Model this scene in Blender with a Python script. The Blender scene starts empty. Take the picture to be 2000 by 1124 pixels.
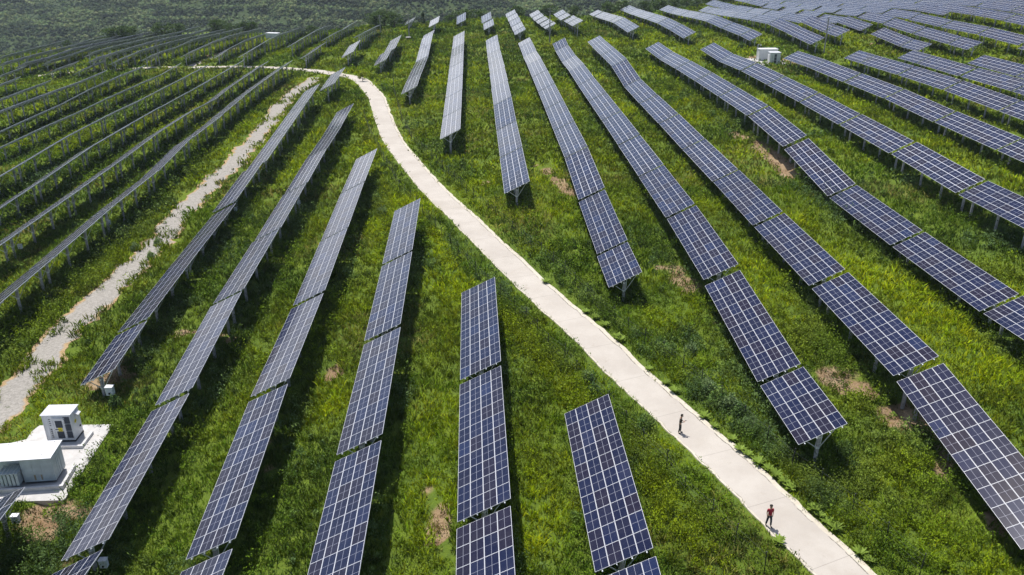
import bpy, bmesh, math, random
import numpy as np
from mathutils import Matrix, Vector
CAM_ROT = [[0.999996,0.002853,-0.0],[-0.001161,0.406823,-0.913506],[-0.002606,0.913502,0.406825]]
CAM_LENS = 29.8060; CAM_Z = 38.0
TAU = 0.46389; MLEN = 1.7372; STRIPW = 0.9393
DROW = np.array([-0.046079,0.998938,0.0]); EROW = np.array([0.998938,0.046079,0.0]); ZUP = np.array([0., 0., 1.])
TABLES = [
('D',[(7.0,29.74,2.64,0.0413,10),(6.13,47.6,3.09,-0.0051,10)]),
('C',[(-1.4,33.48,3.46,0.0202,10),(-2.19,51.33,3.63,-0.0177,10),(-2.99,69.15,3.64,-0.0024,10)]),
('B',[(-10.46,41.2,3.28,-0.0089,10),(-11.26,59.12,3.22,-0.017,10),(-12.12,76.96,3.25,0.0062,10),(-12.94,94.79,3.46,0.0122,10)]),
('A2',[(-18.59,32.56,1.18,-0.0048,10),(-19.4,50.69,1.79,0.0527,10),(-20.15,68.57,2.31,-0.0181,10),(-20.89,86.46,2.42,0.0152,10),(-21.68,104.31,2.69,0.0184,10),(-22.46,122.16,2.88,0.0017,10)]),
('A1',[(-27.2,33.5,1.36,-0.1254,10),(-27.92,51.64,0.63,0.0202,10),(-28.68,69.66,1.42,0.0546,10),(-29.46,87.78,1.95,0.004,10),(-30.2,106.05,2.03,0.0109,10),(-30.91,124.22,2.24,0.0125,10),(-31.75,142.29,2.1,-0.0205,10),(-32.65,160.16,2.01,0.0126,10)]),
('Z',[(-37.31,70.37,0.17,0.0592,5),(-37.97,84.04,0.66,0.0152,10),(-38.96,101.87,0.63,0.0046,10),(-39.94,119.69,1.19,0.0365,10),(-40.35,137.66,1.87,0.04,10),(-41.17,155.61,2.57,0.0398,10),(-42.0,173.56,3.24,0.0356,10),(-39.8,191.66,3.76,0.0228,10)]),
('R1',[(22.12,55.68,3.4,-0.0256,5),(21.46,69.25,3.78,0.0566,10),(20.64,87.26,4.84,0.0207,10),(19.76,105.21,4.96,-0.0103,10),(18.98,123.1,4.79,-0.0101,10),(18.18,141.0,4.65,-0.0096,10),(17.36,158.88,4.44,-0.0123,10),(16.54,176.71,4.21,-0.0141,10),(15.75,194.52,4.04,-0.0051,10),(15.0,212.3,3.67,-0.0365,10),(14.21,230.08,3.39,0.0047,10),(13.62,243.52,3.78,0.0759,5)]),
('R0',[(11.44,84.09,3.29,-0.0045,5),(10.89,97.65,3.54,0.0236,10),(10.09,115.54,4.33,0.0494,10),(9.28,133.43,4.66,-0.0104,10),(8.47,151.33,4.48,-0.0075,10),(7.67,169.19,4.32,-0.0098,10),(6.85,187.03,4.12,-0.0123,10),(6.02,204.84,3.89,-0.0135,10),(5.26,222.64,3.39,-0.0421,10),(4.52,240.42,3.02,-0.0005,10),(3.9,253.88,2.93,-0.018,5)]),
('M',[(0.31,117.65,4.17,0.006,10),(-0.48,135.47,4.19,-0.0053,10),(-1.31,153.29,4.43,0.0325,10),(-2.12,171.12,4.64,-0.0086,10),(-2.85,188.94,4.42,-0.0155,10),(-3.59,206.76,4.01,-0.0304,10),(-4.37,224.58,3.47,-0.0296,10),(-5.13,242.4,3.21,-0.0,10),(-5.68,255.88,3.3,0.0206,5)]),
('R2',[(32.51,49.61,3.74,0.1023,10),(31.5,67.3,4.9,-0.0111,10),(30.55,85.15,4.84,-0.0108,10),(29.66,103.02,4.79,-0.0013,10),(28.79,120.86,4.68,-0.0086,10),(27.96,138.74,4.56,-0.0027,10),(27.09,156.64,4.42,-0.0113,10),(26.23,174.52,4.25,-0.0061,10),(25.46,192.36,4.84,0.0735,10),(24.7,210.18,5.41,-0.0119,10),(23.87,228.01,5.16,-0.016,10),(23.31,241.49,4.96,-0.0122,5)]),
('R3',[(45.23,61.35,5.54,-0.067,10),(44.4,79.3,4.69,-0.0216,10),(43.58,97.25,4.43,-0.0075,10),(42.76,115.16,5.26,0.0974,10),(41.85,133.1,6.74,0.0376,10),(40.97,151.11,6.93,-0.0187,10),(40.16,169.09,6.57,-0.0192,10),(39.33,187.04,6.13,-0.0281,10),(38.46,204.94,5.54,-0.0375,10),(37.67,222.81,5.16,-0.005,10)]),
('R4',[(56.91,91.01,7.06,-0.0323,10),(56.0,108.96,6.93,0.0126,10),(55.08,127.03,7.0,-0.001,10),(54.24,145.1,6.91,-0.0031,10),(53.45,163.14,6.75,-0.0145,10),(52.66,181.04,6.5,-0.0166,10),(51.73,198.93,6.01,-0.0466,10),(50.99,216.78,5.67,0.0085,10)]),
('R5',[(71.44,109.8,7.29,-0.0006,10),(70.61,127.63,7.27,-0.0011,10),(69.72,145.57,7.33,0.0118,10),(68.86,163.42,7.26,-0.0191,10),(67.95,181.41,6.95,-0.0152,10),(67.28,199.31,6.48,-0.0355,10)]),
('R6',[(82.86,131.51,8.19,-0.0002,10),(82.04,149.33,8.19,-0.0004,10),(81.14,167.27,8.0,-0.0222,10),(80.26,185.19,7.53,-0.0318,10),(79.69,198.71,7.12,-0.0297,5)]),
('R7',[(94.08,148.1,8.26,-0.0127,10),(93.26,165.92,7.93,-0.0254,10),(92.21,183.89,7.56,-0.0171,10),(91.68,197.42,7.28,-0.0244,5)]),
('L1',[(-53.23,80.55,1.27,0.005,10),(-54.05,98.38,1.4,0.01,10),(-54.92,116.14,1.34,-0.0165,10),(-55.59,133.96,1.65,0.0467,10),(-56.24,151.91,1.88,-0.0186,10),(-57.22,169.75,1.71,0.0016,10),(-58.18,187.52,1.62,-0.0114,10),(-58.91,205.33,1.32,-0.0226,10),(-59.76,223.14,0.88,-0.0269,10)]),
('L2',[(-61.87,89.03,1.21,-0.0036,10),(-62.69,106.86,1.11,-0.0072,10),(-63.51,124.63,1.02,-0.0047,10),(-64.22,142.46,1.08,0.0099,10),(-65.04,160.32,0.94,-0.025,10),(-66.04,178.07,0.14,-0.0626,10),(-66.78,195.86,-0.27,0.0139,10),(-67.47,213.71,-0.28,-0.016,10),(-68.45,231.5,-0.62,-0.0224,10)]),
('L3',[(-71.9,115.08,0.16,0.0105,10),(-72.72,132.91,0.43,0.021,10),(-73.66,150.73,0.43,-0.0186,10),(-74.57,168.45,0.07,-0.0218,10),(-75.17,186.3,-0.34,-0.0269,10),(-75.88,204.16,-0.81,-0.0271,10),(-76.98,221.89,-1.33,-0.0279,10),(-77.82,239.62,-1.7,-0.0157,10)]),
('L4',[(-80.29,125.1,0.01,0.0071,10),(-81.11,142.92,0.19,0.0141,10),(-81.88,160.78,0.15,-0.0192,10),(-82.8,178.6,-0.37,-0.0368,10),(-83.55,196.39,-0.84,-0.0181,10),(-84.34,214.22,-1.22,-0.0252,10),(-85.43,231.94,-1.67,-0.0223,10)]),
('L5',[(-93.72,155.97,-1.57,-0.0164,10),(-94.54,173.79,-2.0,-0.0328,10),(-95.39,191.58,-2.41,-0.0136,10),(-96.14,209.37,-2.79,-0.0301,10),(-97.06,227.15,-3.35,-0.0323,10),(-97.84,244.92,-3.53,0.0108,10)]),
('L6',[(-105.57,173.52,-3.58,-0.0072,10),(-106.39,191.34,-3.77,-0.0145,10),(-107.37,209.09,-3.76,0.018,10),(-107.93,227.04,-3.63,-0.0073,10),(-108.55,245.01,-3.89,-0.023,10)]),
('L7',[(-113.33,182.73,-2.61,-0.0139,10),(-114.16,200.55,-2.98,-0.0277,10),(-114.94,218.38,-3.5,-0.0317,10),(-115.82,236.19,-3.85,-0.0065,10)]),
('P',[(-21.74,186.84,3.55,-0.0225,10),(-22.51,204.65,3.03,-0.0362,10),(-23.34,222.45,2.21,-0.055,10),(-24.25,240.22,2.05,0.0374,10),(-25.05,258.02,2.74,0.039,10),(-25.47,270.63,3.07,-0.002,4)]),
('N',[(-10.48,146.03,4.25,-0.0201,10),(-11.28,163.85,4.03,-0.0034,10),(-12.06,181.66,3.98,-0.0032,10),(-12.86,199.49,3.98,0.0038,10),(-13.68,217.32,3.86,-0.0165,10),(-14.5,235.15,3.49,-0.0253,10),(-15.29,252.98,3.24,-0.0027,10),(-15.9,266.46,3.19,-0.0055,5)]),
('T12:T16',[(-79.82,262.7,-1.02,-0.0136,6),(-80.52,277.03,-1.2,-0.0114,10),(-81.38,294.84,-1.57,-0.0295,10),(-82.16,312.64,-2.39,-0.0631,10),(-82.93,330.44,-3.53,-0.0659,10),(-83.77,348.2,-4.98,-0.0976,10)]),
('T13',[(-68.19,277.72,0.03,-0.0294,10),(-68.89,295.55,-0.48,-0.0294,10),(-69.78,313.33,-1.23,-0.0542,10),(-70.74,331.07,-2.52,-0.0912,10)]),
('T14:T17',[(-60.23,290.97,0.02,-0.0457,10),(-61.05,308.75,-0.99,-0.0679,10),(-61.82,326.55,-1.88,-0.033,10),(-62.73,344.34,-2.59,-0.0472,10)]),
('T15:Z',[(-46.45,273.02,3.03,-0.0748,10),(-47.42,290.75,1.69,-0.0759,10),(-48.43,308.48,0.31,-0.0791,10)]),
('T16',[(-81.75,303.57,-7.68,-0.0419,8),(-82.25,315.32,-8.08,-0.0226,5)]),
('T17',[(-58.32,249.29,0.45,-0.0424,5),(-58.89,262.77,0.04,-0.0248,10)]),
('T18:Z',[(-45.12,245.79,2.41,0.0404,10)]),
('T19',[(-34.17,231.65,2.31,0.0074,10),(-34.18,249.58,2.47,0.0115,10),(-34.79,262.23,2.61,0.0121,4)]),
('T20:T19',[(-38.46,336.21,-0.48,-0.0276,9)]),
('T21:P',[(-27.07,310.5,2.22,0.0227,9)]),
('T22:N',[(-18.5,327.36,1.42,0.082,8)]),
('T23:M',[(-7.73,299.73,2.54,0.0294,8),(-8.85,314.06,3.13,0.055,8)]),
('T24',[(2.65,277.64,3.16,0.0112,4),(2.04,287.67,3.18,-0.004,7),(1.3,300.32,3.24,0.0134,7),(0.54,312.96,3.3,-0.0026,7),(-0.21,324.72,3.33,0.0087,6)]),
('T25',[(12.38,285.4,3.83,-0.0338,4),(11.59,295.48,3.44,-0.0407,7),(10.61,308.19,2.93,-0.0397,7),(9.7,320.89,2.52,-0.0239,7),(8.89,333.55,2.28,-0.0142,7)]),
('T26',[(20.53,283.2,5.14,-0.0537,8),(19.78,296.75,4.46,-0.0468,7),(18.39,309.46,3.93,-0.0382,7),(17.62,322.15,3.58,-0.0184,7)]),
('U1',[(36.42,267.72,5.15,-0.0127,5),(35.77,281.24,4.95,-0.0158,10),(35.07,294.78,4.54,-0.0595,5),(34.35,308.3,3.67,-0.0678,10),(33.5,326.14,2.5,-0.0629,10),(32.54,341.37,1.64,-0.0492,7)]),
('U2',[(49.9,256.14,5.63,0.0053,10),(49.02,274.02,5.59,-0.0099,10),(48.11,291.91,5.1,-0.0453,10),(47.22,309.79,4.23,-0.0526,10),(46.43,327.63,3.33,-0.0485,10),(45.59,345.45,2.64,-0.0296,10)]),
('U3',[(65.57,239.84,6.62,0.0183,5),(64.87,253.36,6.57,-0.0151,10),(63.94,271.26,6.41,-0.0035,10),(63.19,289.11,5.87,-0.0567,10),(62.39,306.93,4.81,-0.0625,10),(61.53,324.75,3.75,-0.0568,10),(60.67,342.57,2.93,-0.036,10)]),
('U4',[(77.57,231.24,7.54,0.0287,10),(77.04,248.97,7.99,0.0244,10),(76.14,266.75,7.76,-0.0504,10),(75.24,284.56,6.76,-0.0629,10),(74.44,302.34,5.58,-0.0695,10),(73.73,320.09,4.45,-0.0582,10),(73.14,333.52,3.72,-0.0484,5)]),
('U5',[(87.24,235.72,8.09,0.0092,5),(86.55,249.21,8.45,0.0347,10)]),
('U6',[(100.84,259.3,7.28,0.0201,10)]),
('V1',[(100.26,216.17,7.12,-0.0214,5),(99.66,229.64,7.4,0.043,10)]),
('V2',[(109.14,210.2,8.4,0.0029,5),(108.48,223.69,8.49,0.0066,10),(107.55,241.59,8.73,0.0169,10),(106.81,259.42,8.92,-0.0178,10)]),
('V3',[(120.37,194.86,9.07,-0.0076,10),(119.63,212.69,9.74,0.0091,10),(118.74,230.58,9.65,-0.0221,10),(117.8,248.48,9.41,-0.0085,10),(117.08,266.31,9.19,-0.0363,10)]),
('V4',[(136.37,232.12,10.8,0.0031,10),(135.55,249.95,10.79,-0.0127,10),(134.73,267.77,10.38,-0.0189,10)]),
('R8',[(102.21,161.96,8.48,-0.0086,10),(101.38,179.78,8.26,-0.0173,10)]),
('T1',[(-190.3,330.12,-11.94,-0.024,10),(-191.09,347.95,-12.38,-0.0267,10),(-191.96,365.74,-12.91,-0.0321,10)]),
('T2',[(-184.49,375.62,-13.66,-0.0196,10),(-185.32,393.43,-14.15,-0.0353,10)]),
('T3',[(-166.87,290.97,-7.89,-0.0332,10),(-168.19,308.64,-8.57,-0.0384,10),(-168.65,326.64,-9.19,-0.0327,10),(-169.26,344.7,-10.03,-0.0625,10),(-170.16,362.63,-11.1,-0.0571,10),(-170.9,380.52,-12.03,-0.0481,10),(-171.91,398.32,-12.8,-0.0364,10)]),
('T4',[(-158.9,287.79,-7.78,-0.0452,10),(-159.8,305.55,-8.14,0.0045,10),(-160.59,323.37,-8.51,-0.0472,10),(-161.51,341.16,-9.47,-0.0594,10),(-162.27,359.04,-10.42,-0.0481,10),(-162.98,376.95,-11.42,-0.0652,10),(-163.74,394.83,-12.39,-0.044,10),(-164.64,412.66,-13.12,-0.0377,10)]),
('T5',[(-154.83,296.01,-8.24,-0.0278,10),(-155.96,313.64,-8.52,0.0004,10),(-156.82,331.34,-8.99,-0.0533,10),(-157.77,349.11,-10.14,-0.0748,10),(-158.48,367.05,-11.24,-0.0493,10),(-158.96,385.13,-12.18,-0.0584,10),(-159.78,403.1,-13.21,-0.057,10),(-160.58,421.0,-14.02,-0.0343,10)]),
('T6',[(-141.53,298.64,-5.97,-0.0316,10),(-142.43,316.41,-6.76,-0.0566,10),(-143.27,334.21,-7.73,-0.0527,10),(-144.05,352.04,-8.77,-0.0644,10),(-144.81,369.89,-9.92,-0.0651,10),(-145.52,387.75,-10.79,-0.0347,10),(-146.53,405.53,-11.58,-0.0527,10)]),
('T7',[(-130.26,273.69,-4.4,-0.0537,5),(-131.12,287.08,-4.95,-0.0321,10),(-131.98,304.87,-5.58,-0.0388,10),(-132.59,322.78,-6.37,-0.0516,10),(-133.36,340.65,-7.44,-0.0687,10),(-134.22,358.46,-8.76,-0.0791,10),(-135.03,376.26,-9.85,-0.0444,10),(-135.95,394.04,-10.71,-0.0525,10)]),
('T8',[(-123.71,277.34,-4.87,-0.0079,10),(-124.86,295.04,-5.27,-0.0335,10),(-125.6,312.86,-6.03,-0.0527,10),(-126.31,330.76,-7.04,-0.0619,10),(-127.09,348.67,-8.22,-0.0703,10),(-127.8,366.58,-9.29,-0.0504,10),(-128.56,384.44,-10.4,-0.0749,10)]),
('T9',[(-113.51,273.28,-3.79,-0.0366,5),(-114.45,286.62,-4.38,-0.0442,10),(-115.28,304.39,-4.79,-0.0033,10),(-116.08,322.23,-5.37,-0.0619,10),(-116.81,340.11,-6.54,-0.0694,10),(-117.44,358.01,-7.66,-0.0568,10),(-118.25,375.86,-8.79,-0.0705,10)]),
('T10',[(-101.07,272.89,-2.66,-0.0237,5),(-101.72,286.38,-2.9,-0.0151,10),(-102.44,304.22,-3.37,-0.039,10),(-103.21,322.03,-4.24,-0.0594,10),(-104.08,339.77,-5.42,-0.0734,10),(-105.1,357.49,-6.7,-0.0728,10)]),
('T11',[(-90.2,271.14,-2.45,0.0405,5),(-90.72,284.63,-2.39,-0.0156,10),(-91.68,302.39,-3.01,-0.0524,10),(-92.53,320.14,-4.02,-0.0622,10)]),
('M1',[(-131.69,269.81,-6.48,0.0002,10)]),
('M2',[(-142.39,274.55,-7.35,-0.0107,10)]),
('M3',[(-132.72,295.07,-9.9,-0.0111,5)]),
('M4',[(-158.34,271.99,-8.59,0.0099,10)]),
('L8',[(-125.68,207.34,-4.4,-0.0084,10),(-126.5,225.16,-4.62,-0.0167,10)]),
('W0',[(126.23,264.78,10.52,-0.0204,10)]),
('W1',[(144.77,264.32,11.46,-0.0274,10)]),
('K',[(-34.93,39.17,0.85,0.0,10)]),
('L9',[(-138.23,231.62,-4.95,0.0,10)]),
]
FIELD = [(133.9,285.59,9.67,-0.0485,10),(125.41,282.61,9.77,-0.057,10),(85.76,267.03,8.01,-0.0371,10),(143.95,282.14,10.86,-0.0604,10),(100.02,277.12,6.58,-0.0504,10),(116.26,284.13,8.56,-0.0636,10),(105.99,277.24,8.52,-0.0672,10),(124.59,300.43,8.63,-0.0569,10),(115.43,301.95,7.59,-0.0533,10),(154.1,272.76,11.86,-0.0304,10),(99.2,294.94,6.15,-0.0611,10),(84.94,284.85,7.17,-0.0589,10),(133.08,303.41,8.87,-0.0721,10),(105.17,295.07,7.54,-0.078,10),(114.61,319.77,6.9,-0.05,10),(104.34,312.89,6.59,-0.0664,10),(143.13,299.97,9.68,-0.0561,10),(123.77,318.25,7.59,-0.0536,10),(98.37,312.77,5.53,-0.0727,10),(145.6,246.5,11.53,0.0237,10),(103.52,330.71,5.61,-0.0512,10),(84.12,302.68,6.11,-0.0769,10),(97.55,330.59,5.08,-0.0488,10),(83.3,320.5,5.07,-0.0489,10),(82.47,338.32,4.13,-0.026,10),(153.27,290.58,10.79,-0.0723,10),(132.26,321.24,7.76,-0.0614,10),(113.79,337.6,5.99,-0.0372,10),(81.65,356.15,3.57,-0.0228,10),(96.73,348.41,4.71,-0.0241,10),(102.7,348.53,5.01,-0.0408,10),(122.94,336.08,6.57,-0.0338,10),(142.31,317.79,8.69,-0.0634,10),(152.45,308.41,9.7,-0.0539,10),(112.97,355.42,5.28,-0.0403,10),(131.44,339.06,7.02,-0.0265,10),(95.91,366.23,4.21,-0.0394,10),(101.88,366.36,4.37,-0.0185,10),(163.42,281.2,12.03,-0.0653,10),(122.12,353.9,5.82,-0.0383,10),(141.49,335.61,7.69,-0.0455,10),(172.74,289.64,12.0,-0.057,10)]
EXTRA_GROUND = [(-70.0,12.0,-2.5),(-40.0,12.0,-2.5),(0.0,12.0,-2.5),(40.0,12.0,-2.5),(90.0,12.0,-2.5)]
ROAD = [[36.33,5.05],[28.38,23.41],[23.61,34.42],[20.43,41.76],[19.38,43.97],[18.68,45.34],[17.3,48.98],[16.13,51.77],[15.04,54.63],[13.82,57.64],[12.8,60.13],[11.3,63.5],[10.05,66.26],[8.46,70.47],[7.07,73.91],[5.0,78.54],[2.19,85.29],[-0.2,92.01],[-2.24,96.68],[-5.16,103.43],[-7.56,109.92],[-10.64,117.21],[-12.9,124.2],[-17.67,137.95],[-21.48,151.09],[-24.5,163.72],[-26.78,173.78],[-28.88,185.52],[-39.24,220.5],[-42.39,223.42],[-47.45,228.95],[-55.06,238.73],[-63.16,246.76],[-71.04,253.1],[-78.77,256.37],[-86.15,260.33],[-93.93,264.87],[-104.49,267.8],[-115.38,274.77],[-122.67,276.43],[-126.03,275.8],[-134.4,280.12],[-141.89,281.58],[-148.73,282.34],[-153.66,279.72]]
ROADW = 3.69
TRACK = [[-46.14,56.57],[-45.57,59.09],[-45.45,61.85],[-45.68,65.66],[-45.88,67.77],[-45.92,69.76],[-45.94,72.04],[-46.36,76.02],[-46.49,80.25],[-46.33,84.63],[-46.23,89.96],[-46.49,94.61],[-46.64,99.66],[-46.76,107.88],[-47.58,115.04],[-48.08,124.57],[-47.06,134.97],[-47.73,145.02],[-48.04,153.54],[-48.6,163.42],[-50.01,180.1],[-51.08,195.92],[-51.97,218.37],[-50.97,224.83]]
PATH = [[-99.13,267.08],[-98.39,271.1],[-99.0,285.11],[-99.69,300.66],[-100.37,316.26]]
FENR = [[-28.88,209.75,-0.29],[-26.0,189.95,0.28],[-23.21,174.47,0.31],[-21.29,164.21,0.13],[-19.4,157.1,0.02],[-17.98,150.21,0.38],[-16.46,145.2,0.45],[-10.82,129.28,0.62],[-5.39,114.47,0.64],[-4.31,111.41,0.68],[0.15,100.73,0.64],[1.16,98.53,0.57],[3.54,93.49,0.47],[4.74,90.56,0.43],[5.92,87.44,0.54],[6.9,84.16,0.55],[7.99,81.28,0.64],[9.03,77.98,0.49],[10.15,75.77,0.42],[11.2,73.17,0.37],[12.48,70.75,0.48],[15.13,65.73,0.4],[17.39,60.46,0.38],[18.51,57.59,0.34],[19.47,54.48,0.42],[20.52,51.62,0.36],[21.89,49.3,0.19],[23.21,46.7,0.11],[24.28,43.59,0.27],[25.32,40.91,0.16]]
FENL = [[-29.52,169.38,-0.21],[-26.77,157.91,-0.54],[-21.19,136.96,-0.43],[-16.67,121.25,-0.34],[-15.64,118.88,-0.38],[-14.32,115.17,-0.02],[-11.95,107.96,0.26],[-9.85,103.32,0.2],[-8.77,99.39,0.21],[-7.53,97.15,0.25],[-4.06,88.36,0.05],[0.2,78.11,0.34],[1.36,75.52,0.4],[2.41,72.91,0.42],[3.44,70.27,0.27],[4.8,68.07,0.23],[5.67,65.1,0.33],[8.03,60.07,0.16],[10.09,54.51,0.1],[11.32,51.75,0.16],[12.16,48.57,0.12],[13.41,45.99,0.16],[14.46,43.68,0.06],[15.8,41.37,-0.23]]
BARE = [([[4.57,129.9],[6.24,123.92],[7.56,119.86],[9.07,115.52]],1.0),([[16.79,90.27],[18.19,86.55],[19.23,83.14]],1.2),([[28.44,64.11],[29.72,61.62],[30.8,59.03],[31.68,56.31],[31.89,54.96]],1.7),([[38.96,144.42],[39.92,134.89],[40.9,126.73],[41.26,120.43]],1.4),([[-38.56,69.95],[-38.39,71.84],[-36.71,70.78]],1.6),([[-16.63,70.13],[-16.53,67.08]],0.7),([[-19.7,56.87],[-18.17,53.32]],0.7),([[-34.95,78.8],[-29.36,77.31],[-28.67,75.96]],0.5),([[-31.19,44.8],[-31.74,46.68],[-35.05,49.58]],1.2),([[-34.91,50.77],[-32.89,50.57],[-30.54,49.2]],0.8),([[-5.92,49.6],[-5.35,47.24],[-4.36,43.21]],0.5),([[19.6,75.8],[19.77,74.25]],0.7),([[-3.74,120.79],[-5.04,125.39]],0.5),([[70.08,212.89],[70.22,217.57],[61.4,223.2],[59.15,227.44]],1.6),([[-103.73,291.46],[-100.22,299.51],[-100.56,315.02]],2.0),([[-157.96,292.43],[-155.13,291.02]],2.0),([[96.86,235.53],[98.34,234.01]],1.5),([[32.25,45.91],[32.47,44.98]],0.5),([[32.32,54.17],[32.34,52.95],[31.46,50.62]],0.6)]
BOXES = [[-36.35,65.41,-2.52],[-55.39,109.44,-2.12],[-62.47,100.06,-1.97],[-35.24,47.82,-2.16],[-26.86,42.98,-1.9],[-30.69,115.7,-1.38],[-39.05,113.32,-1.53]]
PO = [[79.66,221.64,3.94,9.4],[11.87,271.06,0.54,10.2],[-47.82,321.46,-3.6,6.9],[-33.69,289.24,-0.78,8.7],[-107.91,265.61,-6.78,9.0]]
TREES = [[-51.7,360.8,-5.5,6.8,'o'],[-53.3,347.9,-5.2,6.7,'o'],[-46.3,348.9,-4.5,5.9,'o'],[-35.3,354.1,-3.9,4.7,'c'],[-19.4,357.5,-5.2,7.2,'o'],[-25.2,366.1,-7.3,6.0,'o'],[-13.4,363.8,-7.3,8.2,'o'],[2.4,358.0,-3.2,6.3,'o'],[24.6,351.1,-1.2,4.8,'o'],[14.6,363.7,-5.0,7.5,'o'],[38.6,349.9,-1.2,6.1,'o'],[45.1,361.2,-0.8,5.4,'o'],[53.9,353.9,-0.6,5.9,'o'],[63.1,381.8,-4.2,7.6,'o'],[70.5,386.6,-3.6,6.6,'o'],[74.0,375.9,-0.1,4.5,'o'],[77.8,371.3,0.3,4.1,'o'],[84.3,378.6,0.4,4.1,'o'],[87.3,367.9,1.0,4.4,'o'],[95.5,382.8,0.8,4.2,'o'],[-174.0,382.2,-15.7,7.9,'o'],[-168.1,379.4,-15.1,8.1,'o'],[-170.8,394.6,-16.0,7.2,'o'],[-154.9,390.4,-15.0,8.2,'o'],[-147.7,387.8,-14.5,7.9,'o'],[-132.3,393.3,-14.0,7.9,'o'],[-137.6,417.9,-14.9,5.8,'o'],[-125.1,395.7,-13.9,5.9,'o'],[-123.1,406.8,-14.0,5.5,'o'],[-120.0,407.7,-14.8,6.2,'o'],[-78.3,346.3,-7.3,4.2,'o'],[-197.3,387.7,-17.1,3.1,'o'],[-36.7,211.7,-0.6,3.0,'y'],[62.0,234.6,3.4,1.6,'o'],[56.7,265.0,3.1,1.6,'o'],[-134.4,288.9,-9.6,1.5,'o'],[-154.8,288.7,-11.0,1.7,'o']]
ROS = [[7.51,77.95],[8.38,76.51],[9.23,74.76],[10.06,72.3],[10.32,71.63],[12.85,72.93],[12.26,66.29],[13.33,63.89],[13.85,62.59],[15.6,58.56],[16.06,57.07],[17.04,55.18],[17.26,53.75],[17.66,53.03],[18.17,52.03],[18.72,51.3],[19.07,50.51],[19.43,49.81],[19.77,49.1],[20.65,46.77],[20.81,46.22],[21.13,45.61],[21.42,44.95],[22.29,42.75],[22.69,42.08],[17.28,43.63],[3.74,85.82]]
SHR = [[16.64,62.32,1.5],[17.11,60.5,1.7],[17.87,59.59,1.6],[18.44,58.49,1.5],[18.83,56.74,1.4],[13.86,70.04,1.3],[14.65,69.06,1.4],[11.71,72.52,1.2],[16.53,69.02,1.2],[6.67,64.19,1.3],[6.95,62.28,1.2],[5.76,70.47,1.2],[3.77,74.71,1.2],[1.3,77.73,1.1],[-20.68,133.33,1.2],[-21.28,142.27,1.1],[-19.48,116.42,1.6],[-17.65,110.2,1.4],[10.59,57.16,1.5],[11.09,56.44,1.3],[-23.64,101.89,1.2],[-35.49,64.91,1.3],[-45.38,98.93,1.1],[-46.31,103.85,1.2],[-48.64,102.12,1.2],[41.58,108.5,1.2],[23.32,204.89,1.6],[42.71,166.16,1.6],[43.14,161.72,1.4],[37.31,157.29,1.5],[55.77,260.34,1.8],[62.25,235.68,2.2],[25.19,53.65,1.0],[18.27,52.42,1.2]]
LIMEX = [([[-10.16,102.25],[-8.28,94.4],[-6.39,88.51],[-4.03,80.32],[-0.52,74.83],[1.89,69.69],[3.41,66.14],[4.78,62.4],[5.91,60.04]],1.1),([[-20.63,127.15],[-18.02,119.25],[-15.56,111.62]],0.9),([[10.29,49.99],[10.92,47.19],[11.95,43.51],[12.84,41.43]],1.3)]
BANKS = [([[34.56,192.09],[36.66,163.38],[38.96,144.42],[40.22,130.0]],1.7),([[41.2,110.5],[43.47,103.31],[45.53,95.41],[47.81,85.97],[50.83,80.07]],1.7),([[26.99,76.03],[27.93,70.91],[28.44,64.11],[29.36,59.58]],1.5),([[16.64,95.18],[17.85,87.91],[18.5,82.12]],1.2),([[22.91,212.94],[24.48,194.09]],1.4),([[0.94,141.88],[4.11,130.56]],1.0),([[32.29,54.97],[32.35,51.75],[32.54,46.86]],1.5),([[-53.08,147.17],[-52.29,123.83],[-51.18,105.88],[-49.19,89.74],[-49.08,79.91],[-48.24,71.32]],1.6),([[-34.09,60.67],[-33.75,57.08],[-32.79,53.17],[-32.59,49.95]],1.3),([[-34.67,46.18],[-31.76,45.26],[-30.71,47.58]],1.8),([[4.78,62.4],[6.69,59.25],[9.09,55.03],[10.93,49.4],[12.73,44.04]],1.3),([[-20.42,122.84],[-16.35,106.59],[-12.86,99.78]],1.2),([[-2.21,83.31],[0.49,74.67],[4.05,65.16]],1.2),([[7.38,79.0],[11.83,69.21],[14.63,63.78],[17.49,58.86],[19.01,52.37],[21.21,47.38],[23.43,42.3]],1.3),([[-8.61,113.87],[-2.54,98.97],[3.44,87.07]],1.0),([[115.33,217.46],[116.67,205.76]],1.8)]
PERSONS = [[13.16,56.29,0.19],[17.06,45.18,0.24]]
PADZ = -2.32
PAD = [[-34.33,61.86],[-33.62,51.61],[-38.68,51.39],[-43.64,58.05],[-40.62,59.65],[-40.79,60.79],[-40.61,61.73]]
C1 = [[-38.62,59.22],[-36.33,59.3],[-36.4,60.62]]
C2 = [[-37.44,53.44],[-35.15,53.7],[-35.23,55.64]]
FARC = [[61.86,215.67,3.16],[61.6,217.24,3.16],[63.01,211.31,3.25],[65.42,211.49,3.37],[-97.18,346.42,-8.88],[-91.65,343.19,-8.36]]
TABLES.append(('field', FIELD))
def rng(seed): return np.random.default_rng(seed)
def vnoise(x, y, seed=0):
    # smooth value noise on a unit lattice
    tab = rng(seed).random((256, 256))
    xi = np.floor(x).astype(int); yi = np.floor(y).astype(int)
    fx = x - xi; fy = y - yi
    fx = fx*fx*(3-2*fx); fy = fy*fy*(3-2*fy)
    a = tab[xi % 256, yi % 256]; b = tab[(xi+1) % 256, yi % 256]
    c = tab[xi % 256, (yi+1) % 256]; d = tab[(xi+1) % 256, (yi+1) % 256]
    return (a*(1-fx)+b*fx)*(1-fy)+(c*(1-fx)+d*fx)*fy
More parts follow.
